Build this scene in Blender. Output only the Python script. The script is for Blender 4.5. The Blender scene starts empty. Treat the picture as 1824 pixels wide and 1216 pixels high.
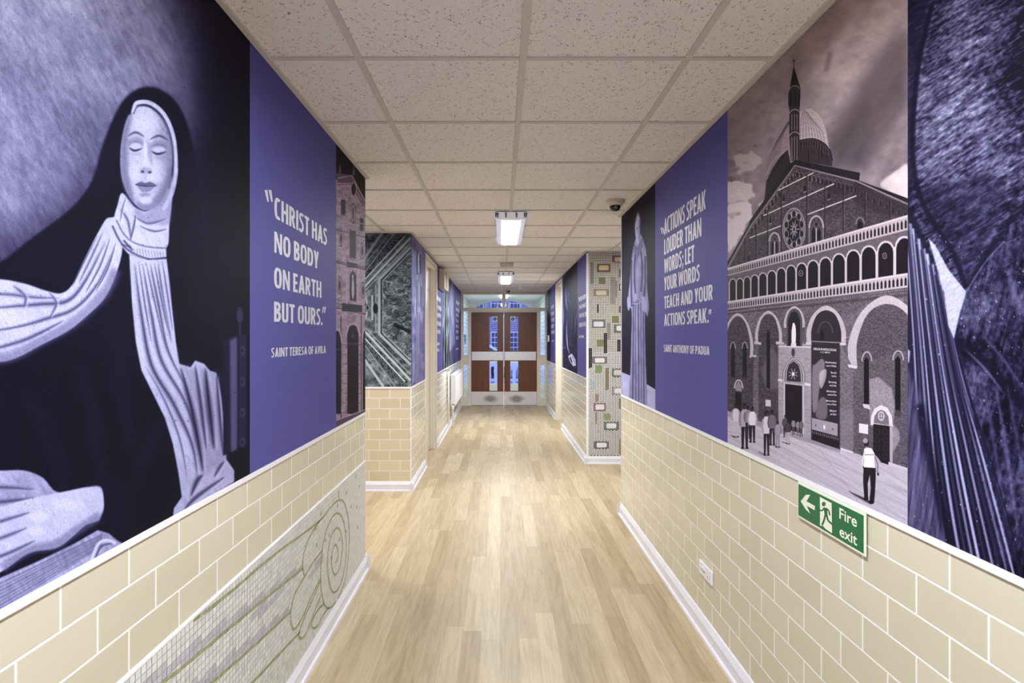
import bpy, bmesh, math, random
import numpy as np
from mathutils import Vector
random.seed(7)
RNG = np.random.default_rng(7)
scene = bpy.context.scene
COL = scene.collection

# ------------------------------------------------------------------ measures
F, CX, CY = 990.0, 891.0, 603.0        # focal length and vanishing point of the 1824x1216 frame
EYE = 1.46
CEIL = 2.48
XL, XR = -0.857, 1.011                 # corridor wall faces
YEND = 12.15                           # door screen
YLA, YLB = 3.52, 5.34                  # opening in the left wall
YRA, YRB = 4.634, 6.50                 # opening in the right wall
TRIM = 0.995

def Lw(u, v, off=0.0):
    """photo point -> point on left wall plane"""
    d = -XL * F / (CX - u)
    return (XL + off, d, EYE + (CY - v) * d / F)
def Rw(u, v, off=0.0):
    d = XR * F / (u - CX)
    return (XR - off, d, EYE + (CY - v) * d / F)
def Fw(dist):
    def f(u, v, off=0.0):
        return ((u - CX) * dist / F, dist - off, EYE + (CY - v) * dist / F)
    return f

# ------------------------------------------------------------------ materials
def lin(c):
    out = []
    for x in c[:3]:
        x = x / 255.0
        out.append(x / 12.92 if x <= 0.04045 else ((x + 0.055) / 1.055) ** 2.4)
    return tuple(out) + (1.0,)

def new_mat(name):
    m = bpy.data.materials.new(name)
    m.use_nodes = True
    nt = m.node_tree
    b = nt.nodes['Principled BSDF']
    return m, nt, b

def N(nt, t, **kw):
    n = nt.nodes.new(t)
    for k, v in kw.items():
        setattr(n, k, v)
    return n

def plain(name, rgb, rough=0.5, metal=0.0, var=0.06, scale=18.0, spec=0.5, emit=None, es=0.0):
    m, nt, b = new_mat(name)
    tc = N(nt, 'ShaderNodeTexCoord')
    nz = N(nt, 'ShaderNodeTexNoise'); nz.inputs['Scale'].default_value = scale; nz.inputs['Detail'].default_value = 4
    nt.links.new(tc.outputs['Object'], nz.inputs['Vector'])
    rp = N(nt, 'ShaderNodeValToRGB')
    c = lin(rgb)
    rp.color_ramp.elements[0].position = 0.3; rp.color_ramp.elements[1].position = 0.7
    rp.color_ramp.elements[0].color = tuple(x * (1 - var) for x in c[:3]) + (1,)
    rp.color_ramp.elements[1].color = tuple(min(1, x * (1 + var)) for x in c[:3]) + (1,)
    nt.links.new(nz.outputs['Fac'], rp.inputs['Fac'])
    nt.links.new(rp.outputs['Color'], b.inputs['Base Color'])
    b.inputs['Roughness'].default_value = rough
    b.inputs['Metallic'].default_value = metal
    b.inputs['Specular IOR Level'].default_value = spec
    if emit:
        b.inputs['Emission Color'].default_value = lin(emit)
        b.inputs['Emission Strength'].default_value = es
    return m

def tile_mat(name, ax, shift, c1, c2, mortar, w=0.2, h=0.1, z0=0.09, rough=0.13, msize=0.0035, offset=0.5):
    """glazed brick-bond wall tiles; ax = horizontal axis 0/1"""
    m, nt, b = new_mat(name)
    tc = N(nt, 'ShaderNodeTexCoord')
    sp = N(nt, 'ShaderNodeSeparateXYZ'); nt.links.new(tc.outputs['Object'], sp.inputs[0])
    cb = N(nt, 'ShaderNodeCombineXYZ')
    s1 = N(nt, 'ShaderNodeMath', operation='SUBTRACT'); s1.inputs[1].default_value = shift - 40 * w
    s2 = N(nt, 'ShaderNodeMath', operation='SUBTRACT'); s2.inputs[1].default_value = z0
    nt.links.new(sp.outputs[ax], s1.inputs[0]); nt.links.new(sp.outputs[2], s2.inputs[0])
    nt.links.new(s1.outputs[0], cb.inputs[0]); nt.links.new(s2.outputs[0], cb.inputs[1])
    br = N(nt, 'ShaderNodeTexBrick')
    br.offset = offset; br.offset_frequency = 2; br.squash = 1.0
    br.inputs['Scale'].default_value = 1.0
    br.inputs['Brick Width'].default_value = w
    br.inputs['Row Height'].default_value = h
    br.inputs['Mortar Size'].default_value = msize
    br.inputs['Mortar Smooth'].default_value = 0.35
    br.inputs['Bias'].default_value = 0.0
    br.inputs['Color1'].default_value = lin(c1)
    br.inputs['Color2'].default_value = lin(c2)
    br.inputs['Mortar'].default_value = lin(mortar)
    nt.links.new(cb.outputs[0], br.inputs['Vector'])
    nt.links.new(br.outputs['Color'], b.inputs['Base Color'])
    mr = N(nt, 'ShaderNodeMapRange'); mr.inputs[3].default_value = rough; mr.inputs[4].default_value = 0.6
    nt.links.new(br.outputs['Fac'], mr.inputs[0]); nt.links.new(mr.outputs[0], b.inputs['Roughness'])
    inv = N(nt, 'ShaderNodeMath', operation='SUBTRACT'); inv.inputs[0].default_value = 1.0
    nt.links.new(br.outputs['Fac'], inv.inputs[1])
    bp = N(nt, 'ShaderNodeBump'); bp.inputs['Strength'].default_value = 0.35; bp.inputs['Distance'].default_value = 0.003
    nt.links.new(inv.outputs[0], bp.inputs['Height']); nt.links.new(bp.outputs[0], b.inputs['Normal'])
    return m

def floor_mat():
    m, nt, b = new_mat('oak_vinyl_planks')
    tc = N(nt, 'ShaderNodeTexCoord')
    sp = N(nt, 'ShaderNodeSeparateXYZ'); nt.links.new(tc.outputs['Object'], sp.inputs[0])
    # random lengthwise stagger for every plank row
    row = N(nt, 'ShaderNodeMath', operation='DIVIDE'); row.inputs[1].default_value = 0.092
    nt.links.new(sp.outputs[0], row.inputs[0])
    fl = N(nt, 'ShaderNodeMath', operation='FLOOR'); nt.links.new(row.outputs[0], fl.inputs[0])
    wn = N(nt, 'ShaderNodeTexWhiteNoise', noise_dimensions='1D'); nt.links.new(fl.outputs[0], wn.inputs['W'])
    ad = N(nt, 'ShaderNodeMath', operation='MULTIPLY_ADD'); ad.inputs[1].default_value = 0.95
    nt.links.new(wn.outputs['Value'], ad.inputs[0]); nt.links.new(sp.outputs[1], ad.inputs[2])
    ad2 = N(nt, 'ShaderNodeMath', operation='ADD'); ad2.inputs[1].default_value = 38.0
    nt.links.new(ad.outputs[0], ad2.inputs[0])
    ad3 = N(nt, 'ShaderNodeMath', operation='ADD'); ad3.inputs[1].default_value = 9.2
    nt.links.new(sp.outputs[0], ad3.inputs[0])
    cb = N(nt, 'ShaderNodeCombineXYZ')
    nt.links.new(ad2.outputs[0], cb.inputs[0]); nt.links.new(ad3.outputs[0], cb.inputs[1])
    br = N(nt, 'ShaderNodeTexBrick'); br.offset = 0.0
    for k, v in (('Scale', 1.0), ('Brick Width', 0.95), ('Row Height', 0.092), ('Mortar Size', 0.0005), ('Mortar Smooth', 0.2), ('Bias', 0.0)):
        br.inputs[k].default_value = v
    br.inputs['Color1'].default_value = lin((176, 157, 121)); br.inputs['Color2'].default_value = lin((204, 187, 154))
    br.inputs['Mortar'].default_value = lin((170, 152, 118))
    nt.links.new(cb.outputs[0], br.inputs['Vector'])
    # grain
    mp = N(nt, 'ShaderNodeMapping'); mp.inputs['Scale'].default_value = (46, 3.4, 1)
    nt.links.new(tc.outputs['Object'], mp.inputs['Vector'])
    # shift grain by plank
    va = N(nt, 'ShaderNodeVectorMath', operation='ADD')
    cbw = N(nt, 'ShaderNodeCombineXYZ')
    mw = N(nt, 'ShaderNodeMath', operation='MULTIPLY'); mw.inputs[1].default_value = 37.0
    nt.links.new(wn.outputs['Value'], mw.inputs[0]); nt.links.new(mw.outputs[0], cbw.inputs[1]); nt.links.new(mw.outputs[0], cbw.inputs[2])
    nt.links.new(mp.outputs[0], va.inputs[0]); nt.links.new(cbw.outputs[0], va.inputs[1])
    nz = N(nt, 'ShaderNodeTexNoise'); nz.inputs['Scale'].default_value = 1.0; nz.inputs['Detail'].default_value = 7; nz.inputs['Distortion'].default_value = 0.9
    nt.links.new(va.outputs[0], nz.inputs['Vector'])
    rp = N(nt, 'ShaderNodeValToRGB'); rp.color_ramp.elements[0].position = 0.32; rp.color_ramp.elements[1].position = 0.62
    rp.color_ramp.elements[0].color = (0.80, 0.77, 0.72, 1); rp.color_ramp.elements[1].color = (1, 1, 1, 1)
    nt.links.new(nz.outputs['Fac'], rp.inputs['Fac'])
    mx = N(nt, 'ShaderNodeMix', data_type='RGBA', blend_type='MULTIPLY'); mx.inputs[0].default_value = 1.0
    nt.links.new(br.outputs['Color'], mx.inputs[6]); nt.links.new(rp.outputs['Color'], mx.inputs[7])
    nt.links.new(mx.outputs[2], b.inputs['Base Color'])
    nz2 = N(nt, 'ShaderNodeTexNoise'); nz2.inputs['Scale'].default_value = 3.0; nz2.inputs['Detail'].default_value = 6
    nt.links.new(tc.outputs['Object'], nz2.inputs['Vector'])
    mr = N(nt, 'ShaderNodeMapRange'); mr.inputs[3].default_value = 0.36; mr.inputs[4].default_value = 0.52
    nt.links.new(nz2.outputs['Fac'], mr.inputs[0]); nt.links.new(mr.outputs[0], b.inputs['Roughness'])
    bp = N(nt, 'ShaderNodeBump'); bp.inputs['Strength'].default_value = 0.08; bp.inputs['Distance'].default_value = 0.002
    nt.links.new(nz.outputs['Fac'], bp.inputs['Height']); nt.links.new(bp.outputs[0], b.inputs['Normal'])
    return m

def ceiling_mat():
    m, nt, b = new_mat('fissured_mineral_fibre')
    tc = N(nt, 'ShaderNodeTexCoord')
    mp = N(nt, 'ShaderNodeMapping'); mp.inputs['Scale'].default_value = (1.35, 0.8, 1); mp.inputs['Rotation'].default_value = (0, 0, 0.45)
    nt.links.new(tc.outputs['Object'], mp.inputs['Vector'])
    n1 = N(nt, 'ShaderNodeTexNoise'); n1.inputs['Scale'].default_value = 62; n1.inputs['Detail'].default_value = 2.5
    nt.links.new(mp.outputs[0], n1.inputs['Vector'])
    s = N(nt, 'ShaderNodeMath', operation='SUBTRACT'); s.inputs[1].default_value = 0.5; nt.links.new(n1.outputs['Fac'], s.inputs[0])
    a = N(nt, 'ShaderNodeMath', operation='ABSOLUTE'); nt.links.new(s.outputs[0], a.inputs[0])
    l = N(nt, 'ShaderNodeMath', operation='LESS_THAN'); l.inputs[1].default_value = 0.019; nt.links.new(a.outputs[0], l.inputs[0])
    n2 = N(nt, 'ShaderNodeTexNoise'); n2.inputs['Scale'].default_value = 75; n2.inputs['Detail'].default_value = 1
    nt.links.new(tc.outputs['Object'], n2.inputs['Vector'])
    g = N(nt, 'ShaderNodeMath', operation='GREATER_THAN'); g.inputs[1].default_value = 0.585; nt.links.new(n2.outputs['Fac'], g.inputs[0])
    mu = N(nt, 'ShaderNodeMath', operation='MULTIPLY'); nt.links.new(l.outputs[0], mu.inputs[0]); nt.links.new(g.outputs[0], mu.inputs[1])
    # pin holes
    n3 = N(nt, 'ShaderNodeTexNoise'); n3.inputs['Scale'].default_value = 230; n3.inputs['Detail'].default_value = 1
    nt.links.new(tc.outputs['Object'], n3.inputs['Vector'])
    g3 = N(nt, 'ShaderNodeMapRange'); g3.inputs[1].default_value = 0.62; g3.inputs[2].default_value = 0.72
    g3.inputs[3].default_value = 0; g3.inputs[4].default_value = 0.35
    nt.links.new(n3.outputs['Fac'], g3.inputs[0])
    mxm = N(nt, 'ShaderNodeMath', operation='MAXIMUM'); nt.links.new(mu.outputs[0], mxm.inputs[0]); nt.links.new(g3.outputs[0], mxm.inputs[1])
    mx = N(nt, 'ShaderNodeMix', data_type='RGBA')
    mx.inputs[6].default_value = lin((243, 240, 236)); mx.inputs[7].default_value = lin((132, 124, 116))
    nt.links.new(mxm.outputs[0], mx.inputs[0])
    nt.links.new(mx.outputs[2], b.inputs['Base Color'])
    b.inputs['Roughness'].default_value = 0.85
    return m

def wood_mat(name, c1, c2, scale=(60, 60, 3), rough=0.35):
    m, nt, b = new_mat(name)
    tc = N(nt, 'ShaderNodeTexCoord')
    mp = N(nt, 'ShaderNodeMapping'); mp.inputs['Scale'].default_value = scale
    nt.links.new(tc.outputs['Object'], mp.inputs['Vector'])
    nz = N(nt, 'ShaderNodeTexNoise'); nz.inputs['Scale'].default_value = 1; nz.inputs['Detail'].default_value = 6
    nt.links.new(mp.outputs[0], nz.inputs['Vector'])
    rp = N(nt, 'ShaderNodeValToRGB'); rp.color_ramp.elements[0].position = 0.3; rp.color_ramp.elements[1].position = 0.7
    rp.color_ramp.elements[0].color = lin(c1); rp.color_ramp.elements[1].color = lin(c2)
    nt.links.new(nz.outputs['Fac'], rp.inputs['Fac']); nt.links.new(rp.outputs['Color'], b.inputs['Base Color'])
    b.inputs['Roughness'].default_value = rough
    return m

def glass_mat(name, tint=(235, 240, 250), refl=0.08):
    m, nt, b = new_mat(name)
    nt.nodes.remove(b)
    out = nt.nodes['Material Output']
    tr = N(nt, 'ShaderNodeBsdfTransparent'); tr.inputs[0].default_value = lin(tint)
    gl = N(nt, 'ShaderNodeBsdfGlossy'); gl.inputs['Roughness'].default_value = 0.03
    fr = N(nt, 'ShaderNodeFresnel'); fr.inputs['IOR'].default_value = 1.4
    mx = N(nt, 'ShaderNodeMixShader')
    nt.links.new(fr.outputs[0], mx.inputs[0]); nt.links.new(tr.outputs[0], mx.inputs[1]); nt.links.new(gl.outputs[0], mx.inputs[2])
    nt.links.new(mx.outputs[0], out.inputs['Surface'])
    return m

def vcol_mat(name, rough=0.6, grain=0.10, gscale=420.0, attr='print'):
    """printed vinyl: colour attribute with a fine procedural print grain"""
    m, nt, b = new_mat(name)
    at = N(nt, 'ShaderNodeVertexColor'); at.layer_name = attr
    tc = N(nt, 'ShaderNodeTexCoord')
    nz = N(nt, 'ShaderNodeTexNoise'); nz.inputs['Scale'].default_value = gscale; nz.inputs['Detail'].default_value = 2
    nt.links.new(tc.outputs['Object'], nz.inputs['Vector'])
    mr = N(nt, 'ShaderNodeMapRange'); mr.inputs[1].default_value = 0.25; mr.inputs[2].default_value = 0.75
    mr.inputs[3].default_value = 1 - grain; mr.inputs[4].default_value = 1 + grain
    nt.links.new(nz.outputs['Fac'], mr.inputs[0])
    vm = N(nt, 'ShaderNodeVectorMath', operation='SCALE')
    nt.links.new(at.outputs['Color'], vm.inputs[0]); nt.links.new(mr.outputs[0], vm.inputs['Scale'])
    nt.links.new(vm.outputs[0], b.inputs['Base Color'])
    b.inputs['Roughness'].default_value = rough
    b.inputs['Specular IOR Level'].default_value = 0.08
    return m

# ------------------------------------------------------------------ mesh tools
class MB:
    def __init__(s): s.v = []; s.f = []; s.mi = []; s.c = []
    def face(s, pts, mi=0, col=None):
        n = len(s.v); s.v += [tuple(p) for p in pts]; s.f.append(tuple(range(n, n + len(pts)))); s.mi.append(mi); s.c.append(col)
    def box(s, x0, x1, y0, y1, z0, z1, mi=0):
        if x0 > x1: x0, x1 = x1, x0
        if y0 > y1: y0, y1 = y1, y0
        if z0 > z1: z0, z1 = z1, z0
        n = len(s.v)
        s.v += [(x0,y0,z0),(x1,y0,z0),(x1,y1,z0),(x0,y1,z0),(x0,y0,z1),(x1,y0,z1),(x1,y1,z1),(x0,y1,z1)]
        for q in ((0,3,2,1),(4,5,6,7),(0,1,5,4),(1,2,6,5),(2,3,7,6),(3,0,4,7)):
            s.f.append(tuple(n + i for i in q)); s.mi.append(mi); s.c.append(None)
        return s
    def prism(s, poly, axis, a0, a1, mi=0):
        """poly: 2-D points; extruded along axis 0/1/2 from a0 to a1"""
        def P(p, a):
            if axis == 0: return (a, p[0], p[1])
            if axis == 1: return (p[0], a, p[1])
            return (p[0], p[1], a)
        n = len(s.v); k = len(poly)
        s.v += [P(p, a0) for p in poly] + [P(p, a1) for p in poly]
        s.f.append(tuple(range(n, n + k))); s.f.append(tuple(range(n + 2 * k - 1, n + k - 1, -1)))
        s.mi += [mi, mi]; s.c += [None, None]
        for i in range(k):
            j = (i + 1) % k
            s.f.append((n + i, n + j, n + k + j, n + k + i)); s.mi.append(mi); s.c.append(None)
        return s
    def lathe(s, prof, c, axis=2, seg=32, mi=0):
        """prof: (radius, along) list"""
        n = len(s.v); k = len(prof)
        for i in range(seg):
            t = 2 * math.pi * i / seg
            for r, a in prof:
                p = [r * math.cos(t), r * math.sin(t)]
                if axis == 2: q = (c[0] + p[0], c[1] + p[1], c[2] + a)
                elif axis == 1: q = (c[0] + p[0], c[1] + a, c[2] + p[1])
                else: q = (c[0] + a, c[1] + p[0], c[2] + p[1])
                s.v.append(q)
        for i in range(seg):
            j = (i + 1) % seg
            for q in range(k - 1):
                s.f.append((n + i*k + q, n + j*k + q, n + j*k + q + 1, n + i*k + q + 1)); s.mi.append(mi); s.c.append(None)
        s.f.append(tuple(n + i*k for i in range(seg))[::-1]); s.mi.append(mi); s.c.append(None)
        s.f.append(tuple(n + i*k + k - 1 for i in range(seg))); s.mi.append(mi); s.c.append(None)
        return s
    def tube(s, pts, r, seg=10, mi=0):
        pts = [Vector(p) for p in pts]; n = len(s.v)
        for i, p in enumerate(pts):
            t = (pts[min(i+1, len(pts)-1)] - pts[max(i-1, 0)]).normalized()
            up = Vector((0,0,1)) if abs(t.z) < 0.9 else Vector((1,0,0))
            a = t.cross(up).normalized(); b = t.cross(a)
            for k in range(seg):
                th = 2*math.pi*k/seg
                s.v.append(tuple(p + a*r*math.cos(th) + b*r*math.sin(th)))
        for i in range(len(pts)-1):
            for k in range(seg):
                q = (k+1) % seg
                s.f.append((n+i*seg+k, n+i*seg+q, n+(i+1)*seg+q, n+(i+1)*seg+k)); s.mi.append(mi); s.c.append(None)
        s.f.append(tuple(range(n, n+seg))[::-1]); s.mi.append(mi); s.c.append(None)
        m0 = n+(len(pts)-1)*seg
        s.f.append(tuple(range(m0, m0+seg))); s.mi.append(mi); s.c.append(None)
        return s
    def build(s, name, mats, parent=None, bevel=0.0, smooth=False, seg=2, fix=True):
        me = bpy.data.meshes.new(name)
        me.from_pydata(s.v, [], s.f)
        if not isinstance(mats, (list, tuple)): mats = [mats]
        for m in mats: me.materials.append(m)
        me.polygons.foreach_set('material_index', s.mi)
        if any(c is not None for c in s.c):
            at = me.color_attributes.new('print', 'FLOAT_COLOR', 'CORNER')
            arr = []
            for f, c in zip(s.f, s.c):
                arr += list(c if c else (0.5, 0.5, 0.5, 1)) * len(f)
            at.data.foreach_set('color', arr)
        if fix:
            bm = bmesh.new(); bm.from_mesh(me); bmesh.ops.recalc_face_normals(bm, faces=bm.faces); bm.to_mesh(me); bm.free()
        if smooth:
            me.polygons.foreach_set('use_smooth', [True] * len(me.polygons))
        me.update()
        o = bpy.data.objects.new(name, me); COL.objects.link(o)
        if bevel > 0:
            md = o.modifiers.new('bevel', 'BEVEL'); md.width = bevel; md.segments = seg; md.limit_method = 'ANGLE'; md.angle_limit = 0.6
        if parent is not None: attach(o, parent)
        return o

def attach(o, parent):
    """parent keeping world position (vertices are written in world space)"""
    o.parent = parent
    o.matrix_parent_inverse = world_of(parent).inverted()
def world_of(o):
    from mathutils import Matrix
    m = Matrix.LocRotScale(o.location, o.rotation_euler, o.scale)
    if o.parent: m = world_of(o.parent) @ o.matrix_parent_inverse @ m
    return m
def empty(name, loc):
    o = bpy.data.objects.new(name, None); COL.objects.link(o); o.location = loc; o.empty_display_size = 0.05
    return o
def tag(o, label, cat, group=None, kind=None):
    o['label'] = label; o['category'] = cat
    if group: o['group'] = group
    if kind: o['kind'] = kind
    return o
def struct(o, label=None):
    o['kind'] = 'structure'
    if label: o['label'] = label
    return o

# lettering -----------------------------------------------------------
_tc = {}
def text_mesh(s, bold=0.0):
    key = (s, bold)
    if key in _tc: return _tc[key]
    cu = bpy.data.curves.new('t', 'FONT'); cu.body = s; cu.size = 1.0; cu.offset = bold; cu.resolution_u = 4
    cu.fill_mode = 'FRONT'
    o = bpy.data.objects.new('t', cu); COL.objects.link(o)
    dg = bpy.context.evaluated_depsgraph_get(); dg.update()
    me = bpy.data.meshes.new_from_object(o.evaluated_get(dg))
    v = [tuple(x.co) for x in me.vertices]; f = [tuple(p.vertices) for p in me.polygons]
    bpy.data.objects.remove(o); bpy.data.curves.remove(cu); bpy.data.meshes.remove(me)
    _tc[key] = (v, f); return v, f
def cap_h(bold=0.0):
    v, _ = text_mesh('H', bold); ys = [p[1] for p in v]
    return min(ys), max(ys)
def text_to(mb, s, left, right, vbase, vcap, wall, bold=0.0, off=0.0):
    """write s on the wall between photo columns left..right; vbase, vcap = baseline and cap line at the left end"""
    v, f = text_mesh(s, bold)
    xs = [p[0] for p in v]; x0, x1 = min(xs), max(xs); c0, c1 = cap_h(bold)
    B = Vector(wall(left, vbase, off)); T = Vector(wall(left, vcap, off)); E = Vector(wall(right, vbase, off))
    E.z = B.z
    n = len(mb.v)
    for p in v:
        a = (p[0] - x0) / (x1 - x0); b = (p[1] - c0) / (c1 - c0)
        mb.v.append(tuple(B + (E - B) * a + (T - B) * b))
    for q in f:
        mb.f.append(tuple(n + i for i in q)); mb.mi.append(0); mb.c.append(None)

# ------------------------------------------------------------------ painting
def catmull(pts, closed=True, n=8):
    P = np.array(pts, float); k = len(P); out = []
    rng = range(k) if closed else range(k - 1)
    for i in rng:
        if closed: p0, p1, p2, p3 = P[(i-1) % k], P[i], P[(i+1) % k], P[(i+2) % k]
        else: p0, p1, p2, p3 = P[max(i-1, 0)], P[i], P[i+1], P[min(i+2, k-1)]
        for t in np.arange(n) / n:
            out.append(0.5*((2*p1)+(-p0+p2)*t+(2*p0-5*p1+4*p2-p3)*t*t+(-p0+3*p1-3*p2+p3)*t**3))
    if not closed: out.append(P[-1])
    return np.array(out)

def boxblur(a, r):
    r = int(round(r))
    if r < 1: return a
    for ax in (0, 1):
        for _ in range(2):
            p = np.pad(a, [(r+1, r) if i == ax else (0, 0) for i in (0, 1)], mode='edge')
            c = np.cumsum(p, axis=ax)
            n = a.shape[ax]; w = 2*r + 1
            if ax == 0: a = (c[w:w+n] - c[:n]) / w
            else: a = (c[:, w:w+n] - c[:, :n]) / w
    return a

# condensed heavy capitals, drawn as flat strokes in a cell one unit high
def _sup(t, n=2.7):
    c, s = math.cos(t), math.sin(t)
    return (math.copysign(abs(c) ** (2 / n), c), math.copysign(abs(s) ** (2 / n), s))
SV, SH = .185, .155
def _rect(x0, x1, y0, y1): return [[(x0, y0), (x1, y0), (x1, y1), (x0, y1)]]
def _arc(x0, x1, y0, y1, a0, a1, k=18):
    cx, cy, rx, ry = (x0 + x1) / 2, (y0 + y1) / 2, (x1 - x0) / 2, (y1 - y0) / 2
    out = []
    for i in range(k):
        q = []
        for a, (ex, ey) in ((a0 + (a1 - a0) * i / k, (0, 0)), (a0 + (a1 - a0) * (i + 1) / k, (0, 0)), (a0 + (a1 - a0) * (i + 1) / k, (SV, SH)), (a0 + (a1 - a0) * i / k, (SV, SH))):
            u, v = _sup(math.radians(a)); q.append((cx + u * (rx - ex), cy + v * (ry - ey)))
        out.append(q)
    return out
def _dia(xa, ya, xb, yb, w=SV): return [[(xa, ya), (xa + w, ya), (xb + w, yb), (xb, yb)]]
def _spl(pts, w):
    p = catmull(pts, closed=False, n=5); d = np.gradient(p, axis=0); l = np.hypot(d[:, 0], d[:, 1]); nx, ny = -d[:, 1] / l, d[:, 0] / l
    wx = w * (.5 + .0 * nx)
    A = p + np.stack([nx, ny], 1) * wx[:, None]; B = p - np.stack([nx, ny], 1) * wx[:, None]
    return [[tuple(A[i]), tuple(A[i + 1]), tuple(B[i + 1]), tuple(B[i])] for i in range(len(p) - 1)]
def _glyphs():
    W = .50; g = {}
    st = _rect(0, SV, 0, 1)
    g['A'] = (.56, _dia(0, 0, .196, 1) + _dia(.392, 0, .196, 1) + _rect(.13, .43, .20, .33))
    g['B'] = (W, st + _arc(-.16, W - .02, .49, 1.0, -90, 90) + _arc(-.16, W, 0, .56, -90, 90) + _rect(SV, .2, 1 - SH, 1) + _rect(SV, .2, 0, SH))
    g['C'] = (.45, _arc(0, .56, -.01, 1.01, 62, 298, 24))
    g['D'] = (.54, st + _arc(-.20, .54, 0, 1, -90, 90, 22))
    g['E'] = (.40, st + _rect(0, .40, 0, SH) + _rect(0, .40, 1 - SH, 1) + _rect(0, .37, .44, .44 + SH))
    g['F'] = (.39, st + _rect(0, .39, 1 - SH, 1) + _rect(0, .36, .42, .42 + SH))
    g['G'] = (.52, _arc(0, .60, -.01, 1.01, 60, 285, 24) + _rect(.36, .52, .03, .53) + _rect(.27, .52, .42, .42 + SH))
    g['H'] = (.54, st + _rect(.54 - SV, .54, 0, 1) + _rect(SV, .54 - SV, .44, .44 + SH))
    g['I'] = (SV, st)
    g['J'] = (.30, _rect(.30 - SV, .30, .2, 1) + _arc(-.16, .30, -.06, .5, -100, 0))
    g['K'] = (.53, st + _dia(.11, .42, .34, 1, .19) + _dia(.33, 0, .12, .60, .20))
    g['L'] = (.38, st + _rect(0, .38, 0, SH))
    g['M'] = (.70, _rect(0, .15, 0, 1) + _rect(.55, .70, 0, 1) + _dia(.26, .12, .02, 1, .17) + _dia(.27, .12, .51, 1, .17))
    g['N'] = (.56, _rect(0, .152, 0, 1) + _rect(.408, .56, 0, 1) + _dia(.385, 0, 0, 1, .175))
    g['O'] = (.57, _arc(0, .57, -.01, 1.01, 0, 360, 36))
    g['P'] = (.48, st + _arc(-.16, .48, .38, 1, -90, 90))
    g['R'] = (.52, st + _arc(-.16, .49, .40, 1, -90, 90) + _dia(.335, 0, .17, .46, .19))
    g['S'] = (.44, _spl([(.40, .885), (.30, .935), (.19, .925), (.095, .84), (.09, .72), (.16, .60), (.27, .50), (.345, .39), (.35, .24), (.27, .10), (.16, .06), (.02, .12)], .155))
    g['T'] = (.46, _rect(.23 - SV / 2, .23 + SV / 2, 0, 1) + _rect(0, .46, 1 - SH, 1))
    g['U'] = (.53, _rect(0, SV, .3, 1) + _rect(.53 - SV, .53, .3, 1) + _arc(0, .53, -.01, .62, 180, 360))
    g['V'] = (.54, _dia(.185, 0, 0, 1) + _dia(.185, 0, .372, 1))
    g['W'] = (.82, _dia(.13, 0, 0, 1, .16) + _dia(.13, 0, .33, .96, .15) + _dia(.53, 0, .34, .96, .15) + _dia(.53, 0, .66, 1, .16))
    g['Y'] = (.50, _dia(.166, .38, 0, 1) + _dia(.166, .38, .332, 1) + _rect(.25 - SV / 2, .25 + SV / 2, 0, .42))
    g['.'] = (.17, _rect(0, .17, 0, .18))
    g[';'] = (.19, _rect(.02, .19, .50, .68) + [[(.02, .18), (.19, .18), (.19, .05), (.10, -.16), (0, -.16), (.05, 0)]])
    return g
_GL = _glyphs()
def caps_to(mb, s, left, right, vbase, vcap, wall, off=0.0):
    x = 0; quads = []
    for ch in s:
        if ch == ' ': x += .20; continue
        w, qs = _GL[ch]
        quads += [[(x + a, b) for a, b in q] for q in qs]; x += w + .075
    tot = x - .075
    B = Vector(wall(left, vbase, off)); T = Vector(wall(left, vcap, off)); E = Vector(wall(right, vbase, off)); E.z = B.z
    lift = Vector(wall(left, vbase, off + .00006)) - B
    for i, q in enumerate(quads): mb.face([B + (E - B) * (a / tot) + (T - B) * c + lift * (i % 8) for a, c in q])

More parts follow.
